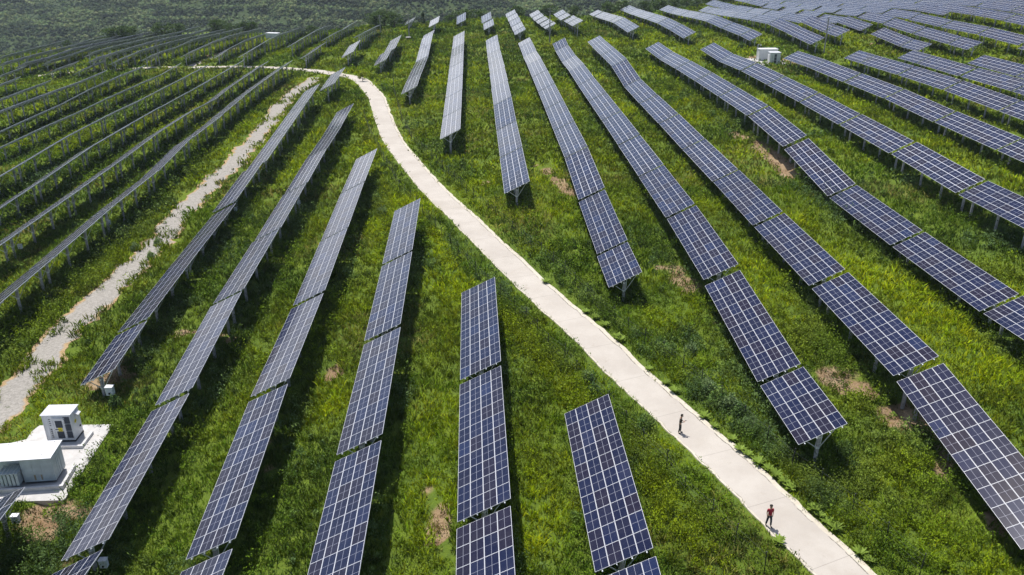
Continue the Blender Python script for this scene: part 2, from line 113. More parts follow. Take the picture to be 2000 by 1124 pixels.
def fbm(x, y, scale, seed=0, octaves=4):
    s = 0; amp = .5; tot = 0
    for o in range(octaves):
        s = s+amp*vnoise(x/scale*2**o+17.3*o, y/scale*2**o-9.1*o, seed+o); tot += amp; amp *= .5
    return s/tot
def sstep(a, b, x):
    t = np.clip((x-a)/(b-a), 0, 1); return t*t*(3-2*t)

HC = 3.2          # height of a table's centre above the ground
def table_axes(s):
    t = DROW*math.cos(s)+ZUP*math.sin(s)
    n = -DROW*math.sin(s)+ZUP*math.cos(s)
    c = EROW*math.cos(TAU)+n*math.sin(TAU)
    return c, t, np.cross(c, t)
def control_points():
    pts = []
    for row, tabs in TABLES:
        for (x, y, z, s, n) in tabs:
            L = n*MLEN
            for k in (-.5, 0, .5):
                pts.append((x+DROW[0]*L*k*math.cos(s), y+DROW[1]*L*k*math.cos(s), z+L*k*math.sin(s)-HC))
    for p in EXTRA_GROUND: pts.append(p)
    return np.array(pts)
GX0, GY0, GSTEP, GNX, GNY = -300., 0., 4., 163, 141
def fit_site():
    C = control_points(); P = C[:, :2]; Z = C[:, 2]
    gx = GX0+GSTEP*np.arange(GNX); gy = GY0+GSTEP*np.arange(GNY)
    out = np.zeros((GNX, GNY)); dmin = np.zeros((GNX, GNY))
    for i in range(GNX):
        q = np.stack([np.full(GNY, gx[i]), gy], 1)
        dx = P[None]-q[:, None]; r2 = (dx**2).sum(2)
        w = np.exp(-r2/(2*10.**2))+3e-3*np.exp(-r2/(2*30.**2))+1e-7+1e-5*np.exp(-r2/(2*90.**2))
        A = np.stack([np.ones_like(r2), dx[..., 0]/20, dx[..., 1]/20], 2)
        Aw = A*w[..., None]
        M = np.einsum('gia,gib->gab', Aw, A); b = np.einsum('gia,i->ga', Aw, Z)
        sw = w.sum(1)
        M[:, 1, 1] += .25*sw; M[:, 2, 2] += .25*sw
        out[i] = np.linalg.solve(M, b[..., None])[:, 0, 0]
        dmin[i] = np.sqrt(r2.min(1))
    return out, dmin
SITE, DMIN = fit_site()
def bil(grid, x, y):
    fx = np.clip((x-GX0)/GSTEP, 0, GNX-1.001); fy = np.clip((y-GY0)/GSTEP, 0, GNY-1.001)
    i = fx.astype(int); j = fy.astype(int); fx = fx-i; fy = fy-j
    return (grid[i, j]*(1-fx)+grid[i+1, j]*fx)*(1-fy)+(grid[i, j+1]*(1-fx)+grid[i+1, j+1]*fx)*fy
def site_dist(x, y):
    d = bil(DMIN, x, y)
    ox = np.maximum(np.maximum(GX0-x, x-(GX0+GSTEP*(GNX-1))), 0); oy = np.maximum(np.maximum(GY0-y, y-(GY0+GSTEP*(GNY-1))), 0)
    return d+np.hypot(ox, oy)
def far_height(x, y):
    h = np.interp(y, [-500, 0, 300, 560, 640, 760, 1000, 1400, 2200, 4000], [-60, -60, -95, -114, -103, -90, -66, -25, 60, 170])
    sp = fbm(x+.35*y, y*.6, 210, 50, 4)-.5
    return h+sp*np.interp(y, [450, 700, 1200, 3000], [6, 60, 75, 130])+(fbm(x, y, 45, 60, 3)-.5)*13
def ground(x, y):
    x = np.asarray(x, float); y = np.asarray(y, float)
    d = site_dist(x, y)
    edge = np.clip(np.maximum((y-230)/60, (-120-x)/40), 0, 1)*np.clip((170-x)/40, 0, 1)
    s = bil(SITE, x, y)-edge*.30*np.maximum(d-14, 0)
    s = s+(fbm(x, y, 8, 5, 4)-.5)*1.0
    f = far_height(x, y)
    k = 4.
    m = np.clip(.5+.5*(s-f)/k, 0, 1)
    return f*(1-m)+s*m+k*m*(1-m)
Z0 = np.zeros
scene = bpy.context.scene
C = scene.collection
PI = math.pi

# ------------------------------------------------------------------ helpers
def link(o, parent=None):
    C.objects.link(o)
    if parent is not None: o.parent = parent
    return o
def tag(o, label=None, cat=None, group=None, kind=None):
    if label: o['label'] = label
    if cat: o['category'] = cat
    if group: o['group'] = group
    if kind: o['kind'] = kind
    return o
def empty(name, loc, rz=0., parent=None):
    o = bpy.data.objects.new(name, None); link(o, parent); o.location = loc; o.rotation_euler = (0, 0, rz); o.empty_display_size = .3
    return o
class MB:
    """collects polygons; build() links them as ONE mesh object"""
    def __init__(s): s.v = []; s.f = []; s.m = []; s.uv = []
    def poly(s, pts, mat=0, uv=None):
        b = len(s.v); s.v += [tuple(p) for p in pts]; s.f.append(list(range(b, b+len(pts)))); s.m.append(mat)
        s.uv.append(uv or [(0, 0)]*len(pts))
    def faces(s, vs, fs, mat=0):
        b = len(s.v); s.v += [tuple(p) for p in vs]
        for f in fs: s.f.append([b+i for i in f]); s.m.append(mat); s.uv.append([(0, 0)]*len(f))
    def box(s, c, size, rz=0., mat=0, axes=None):
        c = np.array(c, float); hx, hy, hz = np.array(size)/2
        if axes is None:
            ax = np.array([math.cos(rz), math.sin(rz), 0]); ay = np.array([-math.sin(rz), math.cos(rz), 0]); az = ZUP
        else: ax, ay, az = axes
        P = [c+sx*hx*ax+sy*hy*ay+sz*hz*az for sz in (-1, 1) for sx, sy in ((-1, -1), (1, -1), (1, 1), (-1, 1))]
        s.faces(P, [(3, 2, 1, 0), (4, 5, 6, 7), (0, 1, 5, 4), (1, 2, 6, 5), (2, 3, 7, 6), (3, 0, 4, 7)], mat)
    def bar(s, a, b, w, mat=0, h=None):
        a = np.array(a, float); b = np.array(b, float); t = b-a; L = np.linalg.norm(t); t /= L
        u = np.cross(t, ZUP); 
        if np.linalg.norm(u) < 1e-3: u = np.array([1., 0, 0])
        u /= np.linalg.norm(u); n = np.cross(u, t)
        s.box((a+b)/2, (L, w, h or w), axes=(t, u, n), mat=mat)
    def tube(s, a, b, r0, r1, seg=10, mat=0, cap=True):
        a = np.array(a, float); b = np.array(b, float); t = b-a; t /= np.linalg.norm(t)
        u = np.cross(t, (0, 1, 0) if abs(t[1]) < .9 else (1, 0, 0)); u /= np.linalg.norm(u); w = np.cross(t, u)
        P = []
        for c, r in ((a, r0), (b, r1)):
            for k in range(seg):
                an = 2*PI*k/seg; P.append(c+r*(math.cos(an)*u+math.sin(an)*w))
        F = [(k, (k+1) % seg, seg+(k+1) % seg, seg+k) for k in range(seg)]
        if cap: F += [tuple(range(seg-1, -1, -1)), tuple(range(seg, 2*seg))]
        s.faces(P, F, mat)
    def mesh(s, name, mats):
        me = bpy.data.meshes.new(name); me.from_pydata(s.v, [], s.f)
        for m in (mats if isinstance(mats, (list, tuple)) else [mats]): me.materials.append(m)
        me.polygons.foreach_set('material_index', s.m)
        uv = me.uv_layers.new(name='UVMap'); flat = [c for f in s.uv for p in f for c in p]
        uv.data.foreach_set('uv', flat); me.update(); return me
    def build(s, name, mats, parent=None):
        return link(bpy.data.objects.new(name, s.mesh(name, mats)), parent)
def obj(name, me, parent=None): return link(bpy.data.objects.new(name, me), parent)
def smooth(o):
    o.data.polygons.foreach_set('use_smooth', [True]*len(o.data.polygons)); return o
def big_mesh(name, verts, loops, sizes, mat, col=None, smooth_=False):
    me = bpy.data.meshes.new(name); nv = len(verts)
    me.vertices.add(nv); me.vertices.foreach_set('co', verts.astype(np.float32).ravel())
    me.loops.add(len(loops)); me.loops.foreach_set('vertex_index', loops.astype(np.int32))
    me.polygons.add(len(sizes)); st = np.concatenate([[0], np.cumsum(sizes)[:-1]])
    me.polygons.foreach_set('loop_start', st.astype(np.int32)); me.polygons.foreach_set('loop_total', sizes.astype(np.int32))
    if smooth_: me.polygons.foreach_set('use_smooth', np.ones(len(sizes), bool))
    if col is not None:
        a = me.color_attributes.new('Col', 'FLOAT_COLOR', 'POINT')
        a.data.foreach_set('color', np.concatenate([col, np.ones((nv, 1))], 1).astype(np.float32).ravel())
    me.materials.append(mat); me.update(calc_edges=True); return me

# ------------------------------------------------------------------ materials
class NT:
    def __init__(s, name):
        s.mat = bpy.data.materials.new(name); s.mat.use_nodes = True; s.t = s.mat.node_tree; s.t.nodes.clear()
        s.out = s.n('ShaderNodeOutputMaterial')
    def n(s, typ, **kw):
        nd = s.t.nodes.new(typ)
        for k, v in kw.items():
            if k.startswith('i_'):
                key = k[2:].replace('_', ' ')
                nd.inputs[int(key) if key.isdigit() else key].default_value = v
            else: setattr(nd, k, v)
        return nd
    def l(s, a, b): s.t.links.new(a, b)
    def math(s, op, a, b=None, c=None):
        nd = s.n('ShaderNodeMath', operation=op)
        for i, x in enumerate((a, b, c)):
            if x is None: continue
            if isinstance(x, (int, float)): nd.inputs[i].default_value = x
            else: s.l(x, nd.inputs[i])
        return nd.outputs[0]
    def mix(s, fac, a, b, blend='MIX'):
        nd = s.n('ShaderNodeMix', data_type='RGBA', blend_type=blend)
        for sock, x in ((nd.inputs[0], fac), (nd.inputs[6], a), (nd.inputs[7], b)):
            if isinstance(x, (int, float)): sock.default_value = x
            elif isinstance(x, tuple): sock.default_value = (*x, 1) if len(x) == 3 else x
            else: s.l(x, sock)
        return nd.outputs[2]
    def noise(s, scale, detail=4, rough=.55, vec=None, out=0):
        nd = s.n('ShaderNodeTexNoise'); nd.inputs['Scale'].default_value = scale; nd.inputs['Detail'].default_value = detail; nd.inputs['Roughness'].default_value = rough
        if vec is not None: s.l(vec, nd.inputs['Vector'])
        return nd.outputs[out]
    def ramp(s, x, lo, hi, a=0., b=1.):
        nd = s.n('ShaderNodeMapRange', interpolation_type='SMOOTHSTEP'); s.l(x, nd.inputs[0])
        for i, v in zip((1, 2, 3, 4), (lo, hi, a, b)): nd.inputs[i].default_value = v
        return nd.outputs[0]
    def pos(s): return s.n('ShaderNodeNewGeometry').outputs['Position']
    def objco(s): return s.n('ShaderNodeTexCoord').outputs['Object']
    def principled(s, base, rough=.6, spec=.5, metal=0., bump=None, bd=.02, bs=.5):
        p = s.n('ShaderNodeBsdfPrincipled')
        for sock, x in ((p.inputs['Base Color'], base), (p.inputs['Roughness'], rough), (p.inputs['Metallic'], metal), (p.inputs['Specular IOR Level'], spec)):
            if isinstance(x, (int, float)): sock.default_value = x
            elif isinstance(x, tuple): sock.default_value = (*x, 1)
            else: s.l(x, sock)
        if bump is not None:
            b = s.n('ShaderNodeBump'); b.inputs['Strength'].default_value = bs; b.inputs['Distance'].default_value = bd
            s.l(bump, b.inputs['Height']); s.l(b.outputs[0], p.inputs['Normal'])
        s.l(p.outputs[0], s.out.inputs[0]); return p
def simple(name, col, rough=.6, var=.12, scale=3., metal=0., spec=.5, dirt=None):
    m = NT(name); nz = m.noise(scale, 5, .6, m.objco())
    c = m.mix(m.ramp(nz, .3, .7), tuple(x*(1-var) for x in col), tuple(min(1, x*(1+var)) for x in col))
    if dirt:
        c = m.mix(m.ramp(m.noise(scale*.35, 6, .7, m.objco()), .52, .75, 0, .6), c, dirt)
    m.principled(c, rough, spec, metal); return m.mat

def panel_material():
    m = NT('solar_glass'); uv = m.n('ShaderNodeUVMap').outputs[0]
    sp = m.n('ShaderNodeSeparateXYZ'); m.l(uv, sp.inputs[0])
    fu = m.math('ABSOLUTE', m.math('SUBTRACT', m.math('FRACT', sp.outputs[0]), .5)); fv = m.math('ABSOLUTE', m.math('SUBTRACT', m.math('FRACT', sp.outputs[1]), .5))
    line = m.math('MAXIMUM', m.math('GREATER_THAN', fu, .5-.032), m.math('GREATER_THAN', fv, .5-.0138))
    thin = m.math('MAXIMUM', m.math('LESS_THAN', fu, .008), m.math('LESS_THAN', fv, .0045))
    fl = m.n('ShaderNodeVectorMath', operation='FLOOR'); m.l(uv, fl.inputs[0])
    oi = m.n('ShaderNodeObjectInfo').outputs['Random']
    wn = m.n('ShaderNodeTexWhiteNoise', noise_dimensions='4D'); m.l(fl.outputs[0], wn.inputs['Vector']); m.l(m.math('MULTIPLY', oi, 97.), wn.inputs['W'])
    r = wn.outputs['Value']; sc = m.n('ShaderNodeSeparateColor'); m.l(wn.outputs['Color'], sc.inputs[0])
    navy = m.mix(sc.outputs[1], (.004, .0065, .028), (.005, .010, .042))
    base = m.mix(m.ramp(r, .55, .85, 0, .8), navy, (.011, .008, .020))
    base = m.mix(m.ramp(sc.outputs[2],   .90, .94, 0, .45), base, (.010, .023, .080))
    # faint dust that lies on the glass
    dust = m.ramp(m.noise(.9, 5, .65, m.pos()), .35, .8, .003, .028)
    base = m.mix(dust, base, (.42, .40, .38))
    c = m.mix(thin, base, (.36, .37, .44)); c = m.mix(line, c, (.60, .61, .66))
    rough = m.math('ADD', m.math('MULTIPLY', line, .25), .15)
    p = m.principled(c, rough, .26); return m.mat
def foliage_material(name, trans=.3, up=.6):
    # leaf normals lean to the sky, as the many small leaves of a dense sward do
    m = NT(name); a = m.n('ShaderNodeVertexColor', layer_name='Col').outputs[0]
    d = m.n('ShaderNodeBsdfDiffuse'); t = m.n('ShaderNodeBsdfTranslucent'); m.l(a, d.inputs[0])
    mixn = m.n('ShaderNodeMix', data_type='VECTOR'); mixn.inputs[0].default_value = up; m.l(m.n('ShaderNodeNewGeometry').outputs['Normal'], mixn.inputs[4]); mixn.inputs[5].default_value = (0, 0, 1)
    nn = m.n('ShaderNodeVectorMath', operation='NORMALIZE'); m.l(mixn.outputs[1], nn.inputs[0]); m.l(nn.outputs[0], d.inputs['Normal'])
    m.l(m.mix(1., a, (1., 1.0, .55), 'MULTIPLY'), t.inputs[0])
    mx = m.n('ShaderNodeMixShader'); mx.inputs[0].default_value = trans; m.l(d.outputs[0], mx.inputs[1]); m.l(t.outputs[0], mx.inputs[2])
    g = m.n('ShaderNodeBsdfGlossy'); g.inputs[1].default_value = .55; g.inputs[0].default_value = (.9, 1, .6, 1)
    m2 = m.n('ShaderNodeMixShader'); m2.inputs[0].default_value = .012; m.l(mx.outputs[0], m2.inputs[1]); m.l(g.outputs[0], m2.inputs[2])
    m.l(m2.outputs[0], m.out.inputs[0]); return m.mat
def ground_material():
    m = NT('hillside_soil_and_grass'); p = m.pos()
    bare = m.n('ShaderNodeAttribute', attribute_name='bare').outputs['Fac']
    far = m.n('ShaderNodeAttribute', attribute_name='far').outputs['Fac']
    n1 = m.noise(.06, 5, .6, p); n2 = m.noise(.5, 6, .65, p); n3 = m.noise(3., 5, .7, p)
    g = m.mix(m.ramp(n1, .35, .65), (.095, .150, .018), (.160, .215, .020))
    g = m.mix(m.ramp(n2, .3, .72), m.mix(.5, g, (.050, .085, .016)), g)
    g = m.mix(m.ramp(n3, .35, .7, 0, .5), g, (.060, .095, .020))
    g = m.mix(m.math('MULTIPLY', far, m.ramp(n1, .3, .7, .75, 1.)), g, m.mix(m.ramp(n2, .4, .6), (.026, .044, .020), (.050, .072, .030)))
    soil = m.mix(m.ramp(n2, .3, .7), (.21, .135, .075), (.36, .27, .17)); soil = m.mix(m.ramp(n3, .35, .75, 0, .6), soil, (.13, .085, .05))
    c = m.mix(m.ramp(m.math('ADD', bare, m.math('MULTIPLY', m.math('SUBTRACT', n2, .5), .5)), .20, .46), g, soil)
    m.principled(c, .95, .1, bump=n3, bd=.12, bs=.8); return m.mat
def road_material():
    m = NT('pale_concrete_road'); p = m.pos(); uv = m.n('ShaderNodeUVMap').outputs[0]
    sp = m.n('ShaderNodeSeparateXYZ'); m.l(uv, sp.inputs[0]); u, v = sp.outputs[0], sp.outputs[1]
    n1 = m.noise(.25, 6, .65, p); n2 = m.noise(2.2, 6, .7, p); n3 = m.noise(14., 4, .6, p)
    c = m.mix(m.ramp(n1, .3, .7), (.41, .375, .335), (.485, .45, .405)); c = m.mix(m.ramp(n2, .45, .8, 0, .35), c, (.42, .37, .32))
    c = m.mix(m.ramp(n3, .3, .75, 0, .18), c, (.36, .32, .28))
    c = m.mix(m.ramp(m.noise(.9, 7, .75, p), .58, .70, 0, .55), c, (.33, .285, .235)); c = m.mix(m.ramp(m.noise(.12, 5, .7, p), .5, .7, 0, .45), c, (.37, .33, .28))
    wob = m.math('MULTIPLY', m.math('SUBTRACT', m.noise(.8, 4, .7, p), .5), .10)
    # expansion joints every 6 m and the crack along the crumbling shoulder
    j = m.math('ABSOLUTE', m.math('SUBTRACT', m.math('FRACT', m.math('ADD', m.math('DIVIDE', v, 6.2), m.math('MULTIPLY', wob, .02))), .5))
    joint = m.math('LESS_THAN', j, .0042)
    ur = m.math('ADD', u, wob)
    crack = m.math('MULTIPLY', m.math('LESS_THAN', m.math('ABSOLUTE', m.math('SUBTRACT', ur, .875)), .010), m.ramp(m.noise(.5, 4, .7, p), .42, .52))
    crack2 = m.math('MULTIPLY', m.math('LESS_THAN', m.math('ABSOLUTE', m.math('SUBTRACT', ur, .045)), .006), m.ramp(m.noise(.35, 4, .7, p), .48, .58))
    edge = m.math('MAXIMUM', m.ramp(ur, .885, .90), m.ramp(ur, .05, .035))
    c = m.mix(m.math('MULTIPLY', edge, .7), c, m.mix(m.ramp(n2, .35, .65), (.50, .45, .35), (.60, .555, .46)))
    c = m.mix(m.math('MULTIPLY', joint, .4), c, (.16, .14, .12))
    c = m.mix(m.math('MULTIPLY', m.math('MAXIMUM', crack, crack2), .8), c, (.09, .085, .06))
    m.principled(c, .9, .2, bump=n3, bd=.01, bs=.3); return m.mat
def gravel_material():
    m = NT('pale_gravel'); p = m.pos(); n1 = m.noise(.35, 6, .7, p); n2 = m.noise(3.5, 6, .75, p); n3 = m.noise(12, 4, .7, p)
    uv = m.n('ShaderNodeUVMap').outputs[0]; sp = m.n('ShaderNodeSeparateXYZ'); m.l(uv, sp.inputs[0])
    c = m.mix(m.ramp(n2, .3, .7), (.24, .225, .20), (.41, .385, .35)); c = m.mix(m.ramp(n3, .3, .8, 0, .6), c, (.20, .19, .175))
    side = m.math('ADD', m.math('ABSOLUTE', m.math('SUBTRACT', sp.outputs[0], .5)), m.math('MULTIPLY', m.math('SUBTRACT', n1, .5), .55))
    c = m.mix(m.ramp(side, .36, .46), c, m.mix(m.ramp(n2, .35, .65), (.30, .20, .10), (.42, .31, .18)))
    c = m.mix(m.ramp(m.noise(1.1, 6, .75, p), .60, .68, 0, .85), c, (.055, .08, .022))
    m.principled(c, .95, .1, bump=n2, bd=.06, bs=.7); return m.mat

M = dict(
    glass=panel_material(), grass=foliage_material('grass_blades', .30, .66), leaf=foliage_material('leaves', .25, .50), forest=foliage_material('far_canopy', .05, .25),
    ground=ground_material(), road=road_material(), gravel=gravel_material(),
    back=simple('panel_backsheet', (.13, .16, .19), .6, .1), alu=simple('galvanised_steel', (.62, .65, .68), .45, .15, 2., .35),
    post=simple('concrete_post', (.30, .30, .31), .9, .25, 4.), pole=simple('grey_pole', (.22, .22, .21), .8, .2, 2.),
    iron=simple('dark_iron', (.018, .022, .02), .7, .3), wire=simple('fence_wire', (.06, .07, .06), .6, .2),
    white=simple('white_sheet_metal', (.60, .61, .63), .4, .05, 1., 0., .5, (.55, .56, .55)), cab=simple('pale_grey_steel', (.64, .65, .67), .5, .06, 1., 0., .5, (.36, .35, .34)),
    tank=simple('blue_grey_steel', (.40, .46, .49), .5, .14, 1.2, 0., .5, (.34, .31, .24)), vent=simple('dark_louvre', (.055, .065, .085), .6, .2, 8.),
    dark=simple('black_gap', (.012, .013, .015), .8, .2), yellow=simple('yellow_sign', (.75, .62, .02), .5, .08), box=simple('light_grey_box', (.46, .51, .56), .45, .08),
    conc=simple('bright_concrete_pad', (.47, .46, .45), .9, .1, 1.4, 0., .2, (.46, .42, .38)), kerb=simple('concrete_kerb', (.55, .54, .54), .9, .12, 2.),
    bark=simple('bark', (.07, .05, .035), .9, .3, 6.), brick=simple('brown_masonry', (.13, .08, .05), .9, .3, 6.), stain=simple('rust_stain', (.34, .27, .17), .7, .2),
    skin=simple('skin', (.42, .25, .17), .6, .05), hair=simple('black_hair', (.012, .010, .009), .6, .2), red=simple('crimson_cotton', (.30, .012, .030), .85, .15, 8.),
    jeans=simple('dark_blue_denim', (.014, .026, .045), .85, .2, 10.), black=simple('black_cloth', (.016, .016, .018), .85, .2, 8.), olive=simple('brown_grey_cloth', (.075, .060, .046), .85, .15, 8.),
    grey=simple('grey_trousers', (.040, .043, .045), .85, .15, 8.), shoe=simple('dark_shoes', (.02, .018, .018), .6, .2), belt=simple('pale_band', (.42, .42, .44), .7, .1), screen=simple('phone_case', (.03, .02, .02), .3, .1))

# ------------------------------------------------------------------ polylines and the shaped ground
def dense(poly, step=1.):
    P = np.array(poly, float)[:, :2]; out = []
    for a, b in zip(P[:-1], P[1:]):
        k = max(1, int(np.hypot(*(b-a))/step)); out += [a+(b-a)*i/k for i in range(k)]
    out.append(P[-1]); return np.array(out)
def chaikin(P, it=2):
    P = np.array(P, float)
    for _ in range(it):
        Q = [P[0]]
        for a, b in zip(P[:-1], P[1:]): Q += [a*.75+b*.25, a*.25+b*.75]
        Q.append(P[-1]); P = np.array(Q)
    return P
def smoothed(poly, step=1., win=5):
    P = dense(chaikin(poly, 3), step); Q = P.copy()
    for i in range(len(P)):
        a = max(0, i-win); b = min(len(P), i+win+1); k = min(i-a, b-1-i); Q[i] = P[i-k:i+k+1].mean(0)
    return Q
RC = smoothed(ROAD, 1., 5); TC = smoothed(TRACK, 1., 4); PC = smoothed(PATH, 1., 3)
def smooth1(z, k):
    zp = np.pad(z, k, mode='edge'); ker = np.ones(2*k+1)/(2*k+1); return np.convolve(zp, ker, 'valid')
RZ = smooth1(ground(RC[:, 0], RC[:, 1]), 6); TZ = smooth1(ground(TC[:, 0], TC[:, 1]), 4); PZ = smooth1(ground(PC[:, 0], PC[:, 1]), 4)
def near(x, y, P):
    x = np.ravel(x); y = np.ravel(y); d = np.full(len(x), 1e9); j = np.zeros(len(x), int)
    lo = P.min(0)-12; hi = P.max(0)+12
    idx = np.where((x > lo[0]) & (x < hi[0]) & (y > lo[1]) & (y < hi[1]))[0]
    for s in range(0, len(idx), 20000):
        k = idx[s:s+20000]; r = (x[k, None]-P[None, :, 0])**2+(y[k, None]-P[None, :, 1])**2
        jj = r.argmin(1); j[k] = jj; d[k] = np.sqrt(r[np.arange(len(k)), jj])
    return d, j
PADC = np.mean(np.array(PAD), 0)
def pad_inside(x, y, grow=0.):
    P = np.array(PAD); v = P-PADC; P = PADC+v*(1+grow/np.maximum(np.hypot(v[:, 0], v[:, 1]), .1))[:, None]
    x = np.ravel(x); y = np.ravel(y); c = np.zeros(len(x), bool)
    for (x1, y1), (x2, y2) in zip(P, np.roll(P, -1, 0)):
        if y1 == y2: continue
        k = ((y1 > y) != (y2 > y)) & (x < (x2-x1)*(y-y1)/(y2-y1)+x1); c ^= k
    return c
def gz(x, y):
    sh = np.shape(x); x = np.ravel(np.asarray(x, float)); y = np.ravel(np.asarray(y, float)); z = ground(x, y)
    dp = np.hypot(x-PADC[0], y-PADC[1]); k = np.where(pad_inside(x, y, 1.), 1., sstep(11., 6., dp)); z = z*(1-k)+(PADZ-.12)*k
    inp = pad_inside(x, y, .6)
    for P, PZ_, w in ((RC, RZ, ROADW/2), (TC, TZ, 1.7), (PC, PZ, 2.)):
        d, j = near(x, y, P); k = sstep(w+3.2, w+.4, d)*~inp; z = z*(1-k)+(PZ_[j]-.0)*k
    bb = bare_amount(x, y); z = z-bb*(.25+.7*(fbm(x, y, 1.3, 95, 3)-.2))
    return z.reshape(sh)
def gz1(x, y): return float(gz(np.array([x]), np.array([y]))[0])
def bare_amount(x, y):
    x = np.ravel(x); y = np.ravel(y); b = np.zeros(len(x))
    for poly, r in BARE:
        if len(poly) < 1: continue
        P = dense(poly, .5) if len(poly) > 1 else np.array(poly)
        d, _ = near(x, y, P); b = np.maximum(b, sstep(r*1.7, r*.3, d))
    return b*sstep(.28, .56, fbm(x, y, 2.4, 91, 3))

# ------------------------------------------------------------------ terrain
def axis(*segs):
    out = []
    for a, b, st in segs: out.append(np.arange(a, b, st))
    return np.concatenate(out+[[segs[-1][1]]])
tx = axis((-2200, -700, 100), (-700, -240, 11), (-240, -125, 4), (-125, 150, 1.25), (150, 330, 6), (330, 2200, 110))
ty = axis((-80, 30, 10), (30, 205, 1.25), (205, 430, 3), (430, 1250, 11), (1250, 4200, 180))
XX, YY = np.meshgrid(tx, ty, indexing='ij'); ZZ = gz(XX, YY); nx, ny = XX.shape
I = np.arange(nx*ny).reshape(nx, ny); q = np.stack([I[:-1, :-1], I[1:, :-1], I[1:, 1:], I[:-1, 1:]], -1).reshape(-1, 4)
me = big_mesh('ground', np.stack([XX, YY, ZZ], -1).reshape(-1, 3), q.ravel(), np.full(len(q), 4), M['ground'], None, True)
at = me.attributes.new('bare', 'FLOAT', 'POINT'); at.data.foreach_set('value', bare_amount(XX, YY).astype(np.float32))
at = me.attributes.new('far', 'FLOAT', 'POINT'); at.data.foreach_set('value', sstep(14, 55, site_dist(XX, YY)).ravel().astype(np.float32)*(YY.ravel() > 250))
tag(obj('ground', me), kind='structure')

def ribbon(name, P, Z, width, mat, lift, jag=0., seed=0, cols=6, skirt=.25):
    n = len(P); T = np.gradient(P, axis=0); T /= np.hypot(T[:, 0], T[:, 1])[:, None]; N = np.stack([T[:, 1], -T[:, 0]], 1)
    s = np.concatenate([[0], np.cumsum(np.hypot(*np.diff(P, axis=0).T))])
    wl = width/2+jag*(fbm(s, s*0+3.3, 2.2, seed, 4)-.5)*2+jag*(fbm(s, s*0+9.3, .7, seed+3, 2)-.5); wr = width/2+jag*(fbm(s, s*0+7.7, 2.2, seed+1, 4)-.5)*2+jag*(fbm(s, s*0+1.3, .7, seed+5, 2)-.5)
    mb = MB(); rows = []
    for i in range(n):
        row = []
        for k in range(cols+1):
            f = k/cols; off = -wl[i]+(wl[i]+wr[i])*f; p = P[i]+N[i]*off; row.append((p[0], p[1], Z[i]+lift))
        a = row[0]; b = row[-1]; rows.append([(a[0]-N[i][0]*.05, a[1]-N[i][1]*.05, a[2]-skirt)]+row+[(b[0]+N[i][0]*.05, b[1]+N[i][1]*.05, b[2]-skirt)])
    for i in range(n-1):
        for k in range(cols+2):
            f0 = min(max((k-1)/cols, 0), 1); f1 = min(max(k/cols, 0), 1)
            mb.poly([rows[i][k], rows[i][k+1], rows[i+1][k+1], rows[i+1][k]], 0, [(f0, s[i]), (f1, s[i]), (f1, s[i+1]), (f0, s[i+1])])
    return tag(mb.build(name, mat), kind='structure')
RF = dense(RC, .45); RFZ = smooth1(RZ[near(RF[:, 0], RF[:, 1], RC)[1]], 2)
ribbon('road', RF, RFZ, ROADW, M['road'], .08, .19, 3)
TF = dense(TC, .4); TFZ = smooth1(TZ[near(TF[:, 0], TF[:, 1], TC)[1]], 2)
ribbon('gravel_track', TF, TFZ, 3.9, M['gravel'], .05, 1.1, 11, 6, .2)
ribbon('gravel_path', PC, PZ, 2.6, M['gravel'], .05, .5, 21, 4, .2)
mb = MB(); top = [(x, y, PADZ) for x, y in PAD]; mb.poly(top)
for a, b in zip(top, top[1:]+top[:1]): mb.poly([a, (a[0], a[1], a[2]-.5), (b[0], b[1], b[2]-.5), b])
bm = bmesh.new(); pad = mb.build('concrete_pad', M['conc']); bm.from_mesh(pad.data); bmesh.ops.recalc_face_normals(bm, faces=bm.faces); bm.to_mesh(pad.data); bm.free(); tag(pad, kind='structure')

# ------------------------------------------------------------------ solar tables
RZROT = math.atan2(EROW[1], EROW[0])          # local x = across the row (to the high side), local y = along the row
def panel_mesh(n):
    """whole table as one sheet of modules, local frame: x across, y along, z normal"""
    mb = MB(); hw = 2*STRIPW; hl = n*MLEN/2; h = .02
    T = [(-hw, -hl, h), (hw, -hl, h), (hw, hl, h), (-hw, hl, h)]
    mb.poly(T, 0, [(0, 0), (4, 0), (4, n), (0, n)])
    B = [(x, y, -h) for x, y, _ in T]; mb.poly(B[::-1], 1)
    for i in range(4): j = (i+1) % 4; mb.poly([T[j], T[i], B[i], B[j]], 2)
    return mb.mesh('solar_panels', [M['glass'], M['back'], M['alu']])
def module_mesh():
    mb = MB(); g = .008; x = STRIPW/2-g; y = MLEN/2-g; h = .02
    T = [(-x, -y, h), (x, -y, h), (x, y, h), (-x, y, h)]; mb.poly(T, 0, [(.01, .005), (.99, .005), (.99, .995), (.01, .995)])
    B = [(a, b, -h) for a, b, _ in T]; mb.poly(B[::-1], 1)
    for i in range(4): j = (i+1) % 4; mb.poly([T[j], T[i], B[i], B[j]], 2)
    return mb.mesh('solar_module', [M['glass'], M['back'], M['alu']])
def rails_mesh(n):
    mb = MB(); hl = n*MLEN/2
    for x in (-1.45, -.5, .5, 1.45): mb.box((x*STRIPW*4/3.8, 0, -.075), (.05, 2*hl+.16, .09))
    for x in (-1.45, .5, 1.45): mb.box((x*STRIPW*4/3.8, -hl-.10, -.05), (.07, .07, .06))
    return mb.mesh('purlins', M['alu'])
def post_mesh():
    mb = MB(); mb.tube((0, 0, -4.3), (0, 0, -.42), .155, .14, 12); mb.tube((0, 0, -1.52), (0, 0, -1.34), .175, .175, 12, 1); mb.tube((0, 0, -.60), (0, 0, -.48), .17, .17, 12, 1)
    return mb.mesh('post', [M['post'], M['alu']])
